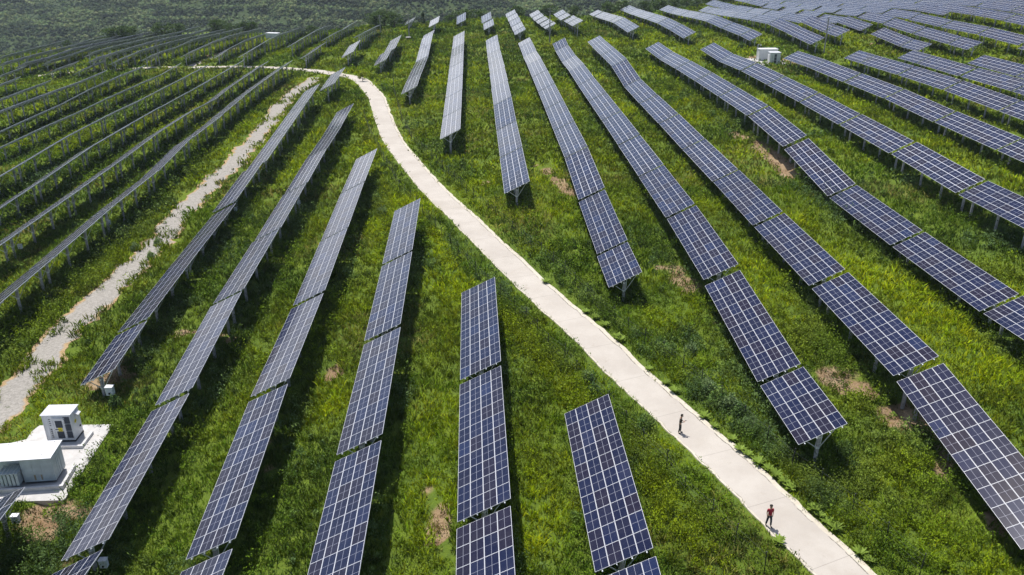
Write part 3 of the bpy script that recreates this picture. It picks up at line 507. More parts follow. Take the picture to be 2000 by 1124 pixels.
def brace_mesh():
    mb = MB(); c = np.array([math.cos(TAU), 0, math.sin(TAU)]); nn = np.array([-math.sin(TAU), 0, math.cos(TAU)])
    mb.bar(c*-1.62-nn*.17, c*1.62-nn*.17, .06, 0, .1)
    for sx, k in ((-1, -1.30), (1, 1.30)):
        mb.bar((sx*.17, 0, -1.43), c*k-nn*.22, .05); mb.bar((sx*.17, 0, -1.43), c*(sx*.16)-nn*.22, .055); 
    mb.bar((-.17, .0, -.75), (.17, 0, -.52), .04)
    return mb.mesh('brace', M['alu'])
PANEL = {}; RAILS = {}
MODULE = module_mesh(); POST = post_mesh(); BRACE = brace_mesh()
ORD = ['first', 'second', 'third', 'fourth', 'fifth', 'sixth', 'seventh', 'eighth', 'ninth', 'tenth', 'eleventh', 'twelfth', 'thirteenth']
DESC = {}
for i, k in enumerate(['D', 'C', 'B', 'A2', 'A1', 'Z']): DESC[k] = f'{ORD[i]} row left of the concrete road'
DESC['K'] = 'bottom left corner beside the concrete pad'
for i, k in enumerate(['L1', 'L2', 'L3', 'L4', 'L5', 'L6', 'L7', 'L8', 'L9']): DESC[k] = f'{ORD[i]} edge-on row beyond the gravel track'
for i, k in enumerate(['T19', 'P', 'N', 'M', 'R0', 'R1', 'R2', 'R3', 'R4', 'R5', 'R6', 'R7', 'R8']): DESC[k] = f'{ORD[i]} row right of the road bend'
for i, k in enumerate(['T20:T19', 'T21:P', 'T22:N', 'T23:M', 'T24', 'T25', 'T26', 'U1', 'U2', 'U3']): DESC[k] = f'{ORD[i]} short crest row from the left'
for i, k in enumerate(['U4', 'U5', 'U6', 'V1', 'V2', 'V3', 'V4', 'W0', 'W1', 'W2', 'W3', 'W4', 'W5']): DESC[k] = f'{ORD[i]} row of the crowded far right field'
for i, k in enumerate(['T11', 'T10', 'T9', 'T8', 'T7', 'T6', 'T5', 'T4', 'T3', 'T2', 'T1']): DESC[k] = f'{ORD[i]} row of the far left ridge'
for i, k in enumerate(['T12:T16', 'T13', 'T14:T17', 'T15:Z']): DESC[k] = f'{ORD[i]} small row by the white container'
for i, k in enumerate(['T16', 'T17', 'T18:Z']): DESC[k] = f'{ORD[i]} lone row above the thin road'
for i, k in enumerate(['M3', 'M1', 'M2', 'M4']): DESC[k] = f'{ORD[i]} stub row below the left ridge'
def frame_matrix(s):
    c, t, n = table_axes(s); R = Matrix.Rotation(-RZROT, 4, 'Z'); W_ = Matrix(((c[0], t[0], n[0], 0), (c[1], t[1], n[1], 0), (c[2], t[2], n[2], 0), (0, 0, 0, 1)))
    return R @ W_
def add_table(row, i, cnt, x, y, z, s, n):
    if n not in PANEL: PANEL[n] = panel_mesh(n); RAILS[n] = rails_mesh(n)
    g0 = gz1(x, y)
    root = empty('solar_table', (x, y, g0), RZROT)
    what = 'half length solar table' if n <= 6 else 'solar table'
    where = 'only one' if cnt == 1 else f'{ORD[i]} from near end' if i < len(ORD) else 'far end'
    tag(root, f'{what}, {where}, {DESC.get(row, row)}' if row != 'K' else 'solar table cut off by the bottom left corner beside the concrete pad', 'solar table', 'solar tables in parallel rows on the hillside')
    F = frame_matrix(s); F.translation = (0, 0, z-g0)
    dist = math.hypot(x, y)
    r = obj('purlins', RAILS[n], root); r.matrix_local = F
    if dist < 112:
        for a in range(4):
            for b in range(n):
                o = obj('solar_module', MODULE, root); o.matrix_local = F @ Matrix.Translation(((a-1.5)*STRIPW, (b-(n-1)/2)*MLEN, 0))
    else:
        o = obj('solar_panels', PANEL[n], root); o.matrix_local = F
    L = n*MLEN; ks = np.linspace(-.5, .5, 4)*(L-1.3) if n >= 9 else np.linspace(-.5, .5, 3)*(L-1.1) if n >= 5 else np.linspace(-.5, .5, 2)*(L-1.)
    for k in ks:
        p = obj('post', POST, root); p.location = (0, k*math.cos(s), z-g0+k*math.sin(s)); b = obj('brace', BRACE, p)
    return root
for row, tabs in TABLES:
    if row == 'field': continue
    for i, (x, y, z, s, n) in enumerate(tabs): add_table(row, i, len(tabs), x, y, z, s, n)
# the rest of the crowded field: one mass of tables high on the slope
mb = MB()
for (x, y, z, s, n) in FIELD:
    c, t, nn = table_axes(s); P0 = np.array([x, y, z]); hw = 2*STRIPW; hl = n*MLEN/2
    q4 = [P0+c*a*hw+t*b*hl+nn*.02 for a, b in ((-1, -1), (1, -1), (1, 1), (-1, 1))]; mb.poly(q4, 0, [(0, 0), (4, 0), (4, n), (0, n)])
    q5 = [p-nn*.05 for p in q4]; mb.poly(q5[::-1], 1)
    for i in range(4): j = (i+1) % 4; mb.poly([q4[j], q4[i], q5[i], q5[j]], 2)
    for k in np.linspace(-.5, .5, 4)*(n*MLEN-1.3): p = P0+t*k; mb.tube(p-ZUP*3.6, p-ZUP*.2, .15, .14, 6, 3)
if FIELD: tag(mb.build('solar_table_field', [M['glass'], M['back'], M['alu'], M['post']]), 'crowded mass of blue solar tables filling the far right slope', 'solar tables', None, 'stuff')

# ------------------------------------------------------------------ vegetation helpers
def tint(base, n, r, var=.25, hue=.12):
    b = np.array(base)[None]*(1+var*(r.random((n, 1))*2-1)); b[:, 0] *= 1+hue*(r.random(n)*2-1); return b
def blades(P, H, colr, nb, r, spread=.18, width=.035, lean=.35):
    n = len(P); N = n*nb; k = np.repeat(np.arange(n), nb); a = r.random(N)*2*PI; rad = spread*np.sqrt(r.random(N))*(.6+H[k]); h = H[k]*(.55+.6*r.random(N))
    B = P[k].copy(); B[:, 0] += np.cos(a)*rad; B[:, 1] += np.sin(a)*rad; B[:, 2] -= .06
    la = a+(r.random(N)-.5)*2.; ln = lean*h*(.3+r.random(N)); wa = r.random(N)*PI; w = width*(.6+.8*r.random(N))*(.5+H[k])
    wx = np.cos(wa)*w; wy = np.sin(wa)*w; D = np.stack([np.cos(la)*ln, np.sin(la)*ln, h], 1)
    Mid = B+D*np.array([.35, .35, .6]); V = np.zeros((N, 5, 3)); W_ = np.stack([wx, wy, wx*0], 1)
    V[:, 0] = B-W_*.7; V[:, 1] = B+W_*.7; V[:, 2] = Mid+W_; V[:, 3] = Mid-W_; V[:, 4] = B+D
    col = colr[k]*(.8+.4*r.random((N, 1)))
    b = np.arange(N)[:, None]*5; L = np.concatenate([b+[0, 1, 2, 3], b+[3, 2, 4]], 1); S_ = np.tile([4, 3], N)
    return V.reshape(-1, 3), L.ravel(), S_, np.repeat(col, 5, 0)
def leaves(P, H, colr, nl, r, size=.13, rx=.6, base=.05, flat=0.):
    """leafy bushes: small leaf-sized faces scattered through a domed volume"""
    n = len(P); N = n*nl; k = np.repeat(np.arange(n), nl); a = r.random(N)*2*PI; u = r.random(N); zz = r.random(N)**.8
    prof = np.sqrt(np.clip(1-(zz*1.02-.25)**2/.62, .02, 1)); rad = rx*H[k]*np.sqrt(u)*prof
    Cn = P[k]+np.stack([np.cos(a)*rad, np.sin(a)*rad, base+zz*H[k]*(.72+.28*r.random(N))], 1)
    s = size*(.55+.9*r.random(N)); d1 = r.normal(size=(N, 3)); d1[:, 2] = d1[:, 2]*(1-flat)+.35; d1 /= np.linalg.norm(d1, axis=1)[:, None]
    d2 = np.cross(d1, r.normal(size=(N, 3))); d2 /= np.linalg.norm(d2, axis=1)[:, None]
    V = np.zeros((N, 4, 3)); V[:, 0] = Cn-d1*s[:, None]; V[:, 1] = Cn+d2*s[:, None]*.55; V[:, 2] = Cn+d1*s[:, None]; V[:, 3] = Cn-d2*s[:, None]*.55
    col = colr[k]*(.80+.4*r.random((N, 1)))
    L = np.arange(N*4); return V.reshape(-1, 3), L, np.full(N, 4), np.repeat(col, 4, 0)
def merge(parts):
    V = []; L = []; S_ = []; K = []; o = 0
    for v, l, s_, c in parts: V.append(v); L.append(l+o); S_.append(s_); K.append(c); o += len(v)
    return np.concatenate(V), np.concatenate(L), np.concatenate(S_), np.concatenate(K)
def stuff(name, parts, mat, label, cat='plants'):
    v, l, s_, c = merge(parts); return tag(obj(name, big_mesh(name, v, l, s_, mat, c)), label, cat, None, 'stuff')

UG0, AG0, UGS = -215., 20., .8
UG = np.full((560, 480), 9.)
for row, tabs in TABLES:
    for (x, y, z, s, n) in tabs:
        u = x*EROW[0]+y*EROW[1]; a = x*DROW[0]+y*DROW[1]; L = n*MLEN/2
        i0 = int((u-5-UG0)/UGS); i1 = int((u+5-UG0)/UGS)+1; j0 = int((a-L-AG0)/UGS); j1 = int((a+L-AG0)/UGS)+1
        if i0 < 0 or j0 < 0 or i1 > 560 or j1 > 480: continue
        off = (UG0+UGS*(np.arange(i0, i1)+.5)-u)[:, None]*np.ones((1, j1-j0)); blk = UG[i0:i1, j0:j1]; UG[i0:i1, j0:j1] = np.where(np.abs(off) < np.abs(blk), off, blk)
def row_offset(x, y):
    u = x*EROW[0]+y*EROW[1]; a = x*DROW[0]+y*DROW[1]
    return UG[np.clip(((u-UG0)/UGS).astype(int), 0, 559), np.clip(((a-AG0)/UGS).astype(int), 0, 479)]
# scatter over the visible sector of the hill, thinner and larger with distance
def sector(n, r0, r1, seed, half=.76):
    r = rng(seed); a = (r.random(n)*2-1)*half; d = np.sqrt(r0*r0+(r1*r1-r0*r0)*r.random(n)); return np.sin(a)*d, np.cos(a)*d, r
RINGS = [(26, 36, 7., .55), (36, 60, 10., .50), (60, 85, 7., .54), (85, 125, 4., .62), (125, 200, 1.9, .66), (200, 300, .85, .74), (300, 430, .45, .85)]
LIME = np.array([.270, .345, .006]); MID = np.array([.100, .170, .011]); DEEP = np.array([.030, .060, .011]); SAGE = np.array([.090, .150, .055]); STRAW = np.array([.30, .27, .09]); DRY = np.array([.20, .14, .075])
def keep(x, y):
    dr, jr = near(x, y, RC); dt, _ = near(x, y, TC); dp, _ = near(x, y, PC)
    k = (dr > np.where((RC[jr, 0] < -48) & (RC[jr, 1] > 140), .2+2.2*fbm(x, y, 6, 33, 2), ROADW/2-.28+.55*fbm(x, y, 1.5, 34, 3))) & (dt > -.9+5.0*fbm(x, y, 3.6, 31, 3)) & (dp > 1.2) & ~pad_inside(x, y, .0)
    return k, dr, dt
gp = []; wp = []
for ri, (r0, r1, den, hs) in enumerate(RINGS):
    n = int(.76*(r1*r1-r0*r0)*den); x, y, r = sector(n, r0, r1, 100+ri); sd = site_dist(x, y); ok, dr, dt = keep(x, y)
    ok &= (sd < (45 if r1 < 130 else 26)); x, y, dr, dt = x[ok], y[ok], dr[ok], dt[ok]
    ba = bare_amount(x, y)
    ok = r.random(len(x)) > ba*.55*sstep(.22, .45, ba); x, y, dr, dt, ba = x[ok], y[ok], dr[ok], dt[ok], ba[ok]
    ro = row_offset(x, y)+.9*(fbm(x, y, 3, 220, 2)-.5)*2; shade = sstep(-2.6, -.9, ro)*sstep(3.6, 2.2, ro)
    z = gz(x, y); n = len(x); P = np.stack([x, y, z], 1)
    pa = fbm(x, y, 16, 201, 4); pb = fbm(x, y, 5, 202, 4); pc = fbm(x, y, 38, 203, 3)
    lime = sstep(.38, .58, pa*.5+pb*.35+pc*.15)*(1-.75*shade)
    for poly, rr in LIMEX:
        dl, _ = near(x, y, dense(poly, .5)); lime = np.maximum(lime, 1.25*sstep(rr*1.4, rr*.5, dl))
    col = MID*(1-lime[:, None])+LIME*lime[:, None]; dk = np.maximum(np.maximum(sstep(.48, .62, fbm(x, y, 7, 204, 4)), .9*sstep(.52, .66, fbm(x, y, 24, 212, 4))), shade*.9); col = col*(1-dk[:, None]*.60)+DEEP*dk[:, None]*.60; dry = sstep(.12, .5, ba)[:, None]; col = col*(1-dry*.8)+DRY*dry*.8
    st = (sstep(.60, .72, fbm(x, y, 11, 205, 4))*(r.random(n) < .55))[:, None]; col = col*(1-st*.6)+STRAW*st*.6
    col *= (1+.35*(r.random((n, 1))*2-1)); col[:, 0] *= 1+.18*(r.random(n)*2-1)
    hh = hs*(.55+.9*fbm(x, y, 4, 206, 3))*(.7+.6*r.random(n)); verge = dr < ROADW/2+.9; hh[verge] *= .5; hh *= 1-.55*sstep(.1, .6, ba)
    wide = [.034, .030, .034, .042, .068, .11, .16][ri]
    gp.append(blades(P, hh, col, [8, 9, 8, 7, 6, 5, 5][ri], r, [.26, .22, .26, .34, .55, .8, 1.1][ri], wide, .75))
    # broad-leaved weeds and sagebrush, thicker along the fences and in damp patches
    fence = sstep(5.6, 3.2, np.abs(dr-ROADW/2-3.4)+1.5*fbm(x, y, 3, 210, 2)); pw = .20+.62*fence+.45*sstep(.54, .68, fbm(x, y, 9, 207, 4))+.35*sstep(.55, .7, fbm(x, y, 30, 211, 3)); bank = np.zeros(n)
    for poly, rr in BANKS:
        db, _ = near(x, y, dense(poly, .5)); bank = np.maximum(bank, sstep(rr*1.5, rr*.4, db+1.2*(fbm(x, y, 2.5, 230, 2)-.5)))
    pw = pw+.35*shade+1.6*bank; pw[verge] *= .3; pw[dr < ROADW/2+.8] = 0; pw *= 1-.7*ba
    wk = r.random(n) < pw*[.22, .20, .22, .30, .42, .5, .5][ri]
    Pw = P[wk]; nw = len(Pw)
    if nw:
        sg = sstep(.42, .6, fbm(Pw[:, 0], Pw[:, 1], 6, 208, 3))[:, None]; lw = (lime[wk]*.7)[:, None]; wc = (MID*(1-sg)+SAGE*sg); wc = wc*(1-lw)+LIME*.8*lw; dd = sstep(.5, .7, fbm(Pw[:, 0], Pw[:, 1], 4, 209, 3))[:, None]; dd = np.maximum(dd, bank[wk][:, None]*1.3*(.3+.7*r.random((nw, 1)))); wc = wc*(1-dd*.4)+DEEP*dd*.4
        wc = wc*(1+.5*(r.random((nw, 1))*2-1)); hw_ = (.48+1.25*r.random(nw)**1.9)*(1+.35*shade[wk]+.45*bank[wk])*[1., 1., 1., 1., .95, .9, .9][ri]
        wp.append(leaves(Pw, hw_, wc, [44, 60, 52, 36, 20, 14, 10][ri], r, [.08, .066, .075, .10, .155, .23, .30][ri], .50))
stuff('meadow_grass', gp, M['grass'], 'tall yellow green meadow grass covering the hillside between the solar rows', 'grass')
stuff('wild_weeds', wp, M['leaf'], 'dark leafy weeds and sagebrush scattered through the grass and along the fences', 'weeds')

# far scrubby woodland on the other side of the valley: reads as one mass
def ico():
    b = bmesh.new(); bmesh.ops.create_icosphere(b, subdivisions=1, radius=1.); v = np.array([p.co[:] for p in b.verts]); f = np.array([[p.index for p in q_.verts] for q_ in b.faces]); b.free(); return v, f
IV, IF = ico()
r = rng(77); n = 120000; x = (r.random(n)*2-1)*760; y = 372+np.sqrt(r.random(n))*900; ok = (np.abs(x) < y*.69+20) & (site_dist(x, y) > 17) & (x < 150+.02*y+40*r.random(n)); x, y = x[ok], y[ok]
open_ = fbm(x+.35*y, y*.6, 210, 50, 4); den = sstep(.34, .52, fbm(x, y, 60, 301, 4)*.75+.25*fbm(x, y, 14, 303, 3)); ok = r.random(len(x)) < .45+.55*den; x, y, den = x[ok], y[ok], den[ok]
n = len(x); z = gz(x, y); big = r.random(n)**2.2; R = (1.5+2.1*big)*(.85+.3*den)
cc = np.array([.062, .098, .044])*(1-den[:, None]*.45); lt = np.maximum(sstep(.5, .70, fbm(x, y, 35, 304, 4)), sstep(.62, .8, np.abs(((gz(x, y)/9.+.5*fbm(x, y, 80, 306, 2)) % 1.)-.5)*2))[:, None]; cc = cc*(1-lt*.85)+np.array([.150, .205, .080])*lt*.85
cc = cc*(.72+.56*r.random((n, 1))); cc[:, 0] *= .85+.35*r.random(n)
Pf = np.stack([x, y, z-.2], 1); fp = [leaves(Pf, R*1.2, cc, 18, r, .80, .80, .0)]
V = IV[None]*(1+.4*(r.random((n, len(IV), 1))-.5)); V = V*(R*.62)[:, None, None]; V += np.stack([x, y, z+R*.35], 1)[:, None]
L = (IF[None]+np.arange(n)[:, None, None]*len(IV)).reshape(-1)
fp.append((V.reshape(-1, 3), L, np.full(n*len(IF), 3), np.repeat(cc*.8, len(IV), 0)))
fv, fl_, fs, fc = merge(fp)
tag(obj('far_woodland', big_mesh('far_woodland', fv, fl_, fs, M['forest'], fc)), 'hazy scrub woodland covering the hillside across the valley', 'woodland', None, 'stuff')

# ------------------------------------------------------------------ trees, shrubs, rosettes
def tree_meshes(kind, seed):
    """unit tree 1 m tall: trunk with limbs, crown of leaf faces in uneven clumps"""
    r = rng(seed); mb = MB(); conical = kind == 'c'
    mb.tube((0, 0, -.05), (.01, 0, .5), .035, .018, 8)
    clumps = []
    for k in range(34 if not conical else 26):
        a = r.random()*2*PI; t = r.random()
        if conical: h = .12+.84*t; rad = .27*(1.06-h)*(.4+.6*r.random())*1.2; s = .07+.06*r.random()
        else: h = .24+.66*t; rad = .44*math.sqrt(max(.05, 1-((h-.52)/.48)**2))*math.sqrt(r.random()); s = .085+.085*r.random()
        clumps.append((math.cos(a)*rad, math.sin(a)*rad*.95, h, s))
    for c in clumps[::4]: mb.tube((0, 0, min(.45, c[2]*.6)), (c[0]*.8, c[1]*.8, c[2]-.03), .012, .005, 5)
    P = []; H = []; tone = []
    nl = 46
    pts_ = []; cl = []
    for (cx, cy, ch, s) in clumps:
        q_ = r.normal(size=(nl, 3)); q_ /= np.linalg.norm(q_, axis=1)[:, None]; q_ *= (s*(.55+.55*r.random(nl)))[:, None]; q_[:, 2] *= .8
        pts_.append(q_+[cx, cy, ch]); tn = .75+.6*r.random(); cl.append(np.full(nl, tn))
    Cn = np.concatenate(pts_); tn = np.concatenate(cl); N = len(Cn); s = .030*(.6+.8*r.random(N)); d1 = r.normal(size=(N, 3)); d1 /= np.linalg.norm(d1, axis=1)[:, None]; d2 = np.cross(d1, r.normal(size=(N, 3))); d2 /= np.linalg.norm(d2, axis=1)[:, None]
    V = np.zeros((N, 4, 3)); V[:, 0] = Cn-d1*s[:, None]; V[:, 1] = Cn+d2*s[:, None]*.7; V[:, 2] = Cn+d1*s[:, None]; V[:, 3] = Cn-d2*s[:, None]*.7
    basec = {'o': np.array([.055, .095, .026]), 'c': np.array([.040, .072, .024]), 'y': np.array([.22, .26, .03])}[kind]
    col = basec[None]*tn[:, None]*(.75+.5*r.random((N, 1)))
    crown = big_mesh('crown', V.reshape(-1, 3), np.arange(N*4), np.full(N, 4), M['leaf'], np.repeat(col, 4, 0))
    return mb.mesh('trunk', M['bark']), crown
TM = {'o': [tree_meshes('o', 400+i) for i in range(4)], 'c': [tree_meshes('c', 410)], 'y': [tree_meshes('c', 420)]}
TM['y'] = [tree_meshes('y', 421)]
rt = random.Random(5)

sides = {'crest': [], 'ridge': [], 'right': []}
for i, (x, y, z, h, kd) in enumerate(TREES):
    tk, cr = TM[kd][i % len(TM[kd])]
    t = empty('tree', (x, y, gz1(x, y)-.1), rt.random()*6.28); w = 1.25+.35*rt.random()
    if kd == 'c': w = .95
    if kd == 'y': w = .95
    t.scale = (h*w*.9, h*w*.9, h*1.03)
    if kd == 'y': lab = 'young yellow green conical tree beside the road bend'
    elif kd == 'c': lab = 'dark conical tree standing alone behind the crest tables'
    elif h < 2.5: lab = ['round dark shrub beside the white cabinets', 'small round shrub at the near end of a crest row', 'small dark bush beside the thin road at left', 'low dark bush at the far left by the thin road'][i % 4] if False else None
    else: lab = None
    if lab is None:
        px = x/y
        if h < 2.6 and y < 300: sh = {0: 0}; lab = {True: 'round dark bush on the grass near the white cabinets', False: 'small dark bush beside the thin road at far left'}[px > 0]+(' behind' if y > 262 and px > 0 else ' further from camera' if y < 285.5 and px < 0 and x < -140 else '')
        elif px < -.25: sides['ridge'].append(t)
        elif px < .135: sides['crest'].append(t)
        else: sides['right'].append(t)
    if lab: tag(t, lab, 'tree')
    if kd == 'y' or kd == 'c' or lab is None or True:
        t['group'] = 'trees and bushes around the solar rows'
    obj('trunk', tk, t); obj('crown', cr, t)
for key, ph in (('ridge', 'leafy tree behind the far left ridge rows'), ('crest', 'dark round tree behind the middle crest tables'), ('right', 'dense dark tree behind the right crest rows')):
    L_ = sorted(sides[key], key=lambda o: o.location.x/o.location.y)
    for i, o in enumerate(L_): tag(o, f'{ph}, {ORD[i] if i < 13 else "last"} from the left', 'tree')
def shrub_meshes(seed, colr):
    r = rng(seed); P = np.array([[0., 0, 0], [.28, .1, 0], [-.25, .15, 0], [.05, -.28, 0], [-.1, .3, 0]]); H = np.array([.95, .72, .75, .68, .6])
    v, l, s_, c = leaves(P, H, tint(colr, 5, r, .2), 190, r, .05, .42, .03)
    mb = MB()
    for k in range(6): a = k*1.05; mb.tube((math.cos(a)*.04, math.sin(a)*.04, -.08), (math.cos(a)*.25, math.sin(a)*.25, .55), .014, .006, 5)
    return mb.mesh('stem', M['bark']), big_mesh('foliage', v, l, s_, M['leaf'], c)
SM = [shrub_meshes(500, (.150, .225, .095)), shrub_meshes(501, (.125, .205, .055)), shrub_meshes(502, (.095, .160, .045))]
SHS = sorted(SHR, key=lambda s: (s[1], s[0])); nS = len(SHS)
for i, (x, y, h) in enumerate(SHS):
    if near(np.array([x]), np.array([y]), RC)[0][0] < ROADW/2+1.2: continue
    st, fo = SM[i % 3]; t = empty('shrub', (x, y, gz1(x, y)), rt.random()*6.28); t.scale = (h*1.05, h*1.05, h*1.08)
    obj('stem', st, t); obj('foliage', fo, t)
    dr = near(np.array([x]), np.array([y]), RC)[0][0]; side = 'right' if x > np.interp(y, RC[:, 1][:120], RC[:, 0][:120]) else 'left'
    col = ['grey green', 'mid green', 'dark green'][i % 3]
    tag(t, f'{col} wild shrub, number {i+1} counting away from the camera', 'shrub', 'bushy shrubs in the grass')
def rosette(seed):
    r = rng(seed); V = []; F = []; K = []
    for k in range(24):
        a = k*2.4+r.random()*.4; L_ = .32+.22*r.random(); up = .25+.9*r.random(); w = .05+.02*r.random(); b = len(V)
        for t, ww in ((0, .02), (.4, w), (.75, w*.9), (1., .01)):
            rr = L_*t*math.cos(up*.6); zz = .05+L_*(math.sin(up)*t-.55*t*t*up*.5); dx, dy = math.cos(a), math.sin(a)
            V += [(dx*rr-dy*ww, dy*rr+dx*ww, zz), (dx*rr, dy*rr, zz-.02), (dx*rr+dy*ww, dy*rr-dx*ww, zz)]
        for s_ in range(3):
            o = b+s_*3; F += [(o, o+1, o+4, o+3), (o+1, o+2, o+5, o+4)]
        K += [np.array([.170, .250, .040])*(.75+.5*r.random())]*12
    V = np.array(V); F = np.array(F); return big_mesh('rosette', V, F.ravel(), np.full(len(F), 4), M['leaf'], np.array(K))
RS = [rosette(600+i) for i in range(3)]
for i, (x, y) in enumerate(sorted(ROS, key=lambda p: p[1])):
    o = obj('verge_plant', RS[i % 3]); sc = .95+.45*rt.random(); o.location = (x, y, gz1(x, y)+.03); o.scale = (sc, sc, sc*1.15); o.rotation_euler = (0, 0, rt.random()*6.28)
    tag(o, f'broad leaved bright green rosette plant, number {i+1} along the road edge from the camera', 'plant', 'broad leaved plants along the road edge')

# ------------------------------------------------------------------ fences
def fence(name, poly, label, seed):
    r = random.Random(seed); P = [np.array(p[:2]) for p in poly]; base = [(p[0], p[1], gz1(*p)) for p in P]
    root = empty(name, base[len(base)//2]); o0 = np.array(base[len(base)//2])
    mb = MB(); mb.tube((0, 0, -.3), (0, 0, 1.75), .038, .034, 6); mb.box((0, 0, 1.76), (.09, .09, .03)); pm = mb.mesh('post', M['iron'])
    full = []
    for a, b in zip(base[:-1], base[1:]):
        k = max(1, round(math.hypot(b[0]-a[0], b[1]-a[1])/3.2))
        for i in range(k): q_ = np.array(a)+(np.array(b)-np.array(a))*i/k; full.append((q_[0], q_[1], gz1(q_[0], q_[1])))
    full.append(base[-1]); full = full[-98:] if len(full) > 98 else full
    for p in full:
        o = obj('post', pm, root); o.location = np.array(p)-o0; o.rotation_euler = (r.uniform(-.05, .05), r.uniform(-.05, .05), r.random())
    w = MB()
    for a, b in zip(full[:-1], full[1:]):
        for h in (.3, .7, 1.1, 1.5): w.bar(np.array(a)+[0, 0, h]-o0, np.array(b)+[0, 0, h]-o0, .010)
    w.build('wire', M['wire'], root); tag(root, label, 'fence')
fence('fence', FENR, 'wire fence with thin dark posts along the right side of the road', 1)
fence('fence', FENL, 'wire fence with thin dark posts along the left side of the road', 2)

# ------------------------------------------------------------------ inverter boxes
def inverter_box(p, label, big=1.):
    t = empty('inverter_box', (p[0], p[1], gz1(p[0], p[1])+1.0), RZROT)
    mb = MB(); s = big; mb.box((.34*s, -.02, .30*s), (.46*s, .34*s, .60*s)); mb.box((.34*s, -.22*s, .16*s), (.10*s, .06*s, .12*s), mat=1)
    for k in range(3): mb.box((.34*s, .17*s, (.12+.17*k)*s), (.4*s, .03, .02))
    mb.build('housing', [M['box'], M['dark']], t); mb = MB(); mb.box((.34*s, -.03, .615*s), (.52*s, .42*s, .025)); mb.build('lid', M['white'], t)
    mb = MB(); mb.box((.06*s, 0, .3*s), (.12, .06, .5*s)); mb.build('bracket', M['alu'], t)
    tag(t, label, 'inverter box', 'grey boxes fixed to table posts')
for p, lb, bg in zip(BOXES, ['large pale grey box on the end post above the concrete pad', 'small white box under the first edge-on row beyond the gravel track', 'small white box under the second edge-on row at the left edge', 'pale box under the table cut off by the bottom left corner', 'pale box at the bottom edge beneath the fifth row left of the road', 'small box beneath the fifth row left of the concrete road', 'small box beneath the sixth row left of the road, above the gravel track'], [1.35, .95, .95, 1., 1., .8, .8]): inverter_box(p, lb, bg)

# ------------------------------------------------------------------ power poles
def pole(p, label, arms=2):
    x, y, z, h = p; t = empty('utility_pole', (x, y, gz1(x, y)), rt.random()*.5)
    mb = MB(); mb.tube((0, 0, -.4), (0, 0, h), .20, .13, 10); mb.build('shaft', M['pole'], t)
    for k in range(arms):
        zz = h-.35-.8*k; mb = MB(); mb.box((0, .0, zz), (1.5-.3*k, .08, .09)); c = mb.build('crossarm', M['pole'], t)
        for sx in (-.62, 0, .62):
            mb = MB(); mb.tube((sx*(1-.2*k), 0, zz+.04), (sx*(1-.2*k), 0, zz+.22), .04, .025, 8); mb.build('insulator', M['white'], c)
    tag(t, label, 'utility pole', 'utility poles among the solar rows')
for p, lb in zip(PO, ['grey utility pole in front of the crowded far right tables', 'grey utility pole beside the second crest row near the photo centre', 'thin pale pole in front of the big dark round trees', 'grey utility pole beside the small brown masonry box', 'thin utility pole by the thin road at far left']): pole(p, lb)
x, y = PO[3][0]-.1, PO[3][1]-1.6; t = empty('masonry_box', (x, y, gz1(x, y)), .2); mb = MB(); mb.box((0, 0, .28), (1.5, 1.1, .7)); mb.build('body', M['brick'], t); mb = MB(); mb.box((0, 0, .67), (1.65, 1.25, .09)); mb.build('lid', M['conc'], t); tag(t, 'small brown masonry box with a pale lid at a pole foot', 'masonry box')

# ------------------------------------------------------------------ cabinets on the concrete pad
def louvre(mb, x0, x1, y, z0, z1, mat=1, n=9):
    """recessed louvre panel on a face that looks along -y"""
    mb.box(((x0+x1)/2, y-.006, (z0+z1)/2), (x1-x0, .02, z1-z0), mat=mat)
    for k in range(n): zz = z0+(z1-z0)*(k+.5)/n; mb.box(((x0+x1)/2, y-.026, zz), (x1-x0-.04, .02, (z1-z0)/n*.35), mat=mat)
def warn_sign(name, parent, c, s, axis_='y'):
    mb = MB(); x, y, z = c
    if axis_ == 'y':
        mb.box((x, y, z), (s, .014, s)); 
        f = [(x-s*.36, y-.011, z-s*.30), (x+s*.36, y-.011, z-s*.30), (x, y-.011, z+s*.36)]; mb.poly(f, 1)
        f = [(x-s*.25, y-.014, z-s*.235), (x+s*.25, y-.014, z-s*.235), (x, y-.014, z+s*.24)]; mb.poly(f, 0)
        mb.poly([(x+.06*s, y-.017, z+.14*s), (x-.07*s, y-.017, z-.02*s), (x-.0*s, y-.017, z-.02*s)], 1); mb.poly([(x+.07*s, y-.017, z+.0*s), (x-.0*s, y-.017, z+.0*s), (x-.05*s, y-.017, z-.19*s)], 1)
    else:
        mb.box((x, y, z), (.014, s*.7, s*.7), axes=(np.array([1., 0, 0]), np.array([0, .707, .707]), np.array([0, -.707, .707])))
        mb.poly([(x+.011, y-s*.25, z-s*.14), (x+.011, y+s*.25, z-s*.14), (x+.011, y, z+s*.26)], 1); mb.poly([(x+.014, y-s*.14, z-s*.09), (x+.014, y+s*.14, z-s*.09), (x+.014, y, z+s*.15)], 0)
    return mb.build(name, [M['yellow'], M['dark']], parent)
def glyphs(parent, x, y, z0, z1, s, seed, n=10):
    """the column of worn black characters, turned on its side, too small to read in the photo"""
    r = random.Random(seed); mb = MB()
    for k in range(n):
        zc = z1-(z1-z0)*(k+.5)/n; q_ = s*(.34 if k < 4 else .46)
        if k == 4: continue
        for j in range(3 if k < 4 else 4): mb.box((x+q_*(-.8+1.6*j/(2 if k < 4 else 3)), y, zc), (.018, .012, q_*1.5*(1 if j % 2 == 0 else .7)))
        mb.box((x, y-.001, zc+q_*(.6 if r.random() < .5 else -.5)), (q_*1.6, .012, .018)); mb.box((x, y-.002, zc), (q_*1.2, .012, .016))
    return mb.build('lettering', M['dark'], parent)
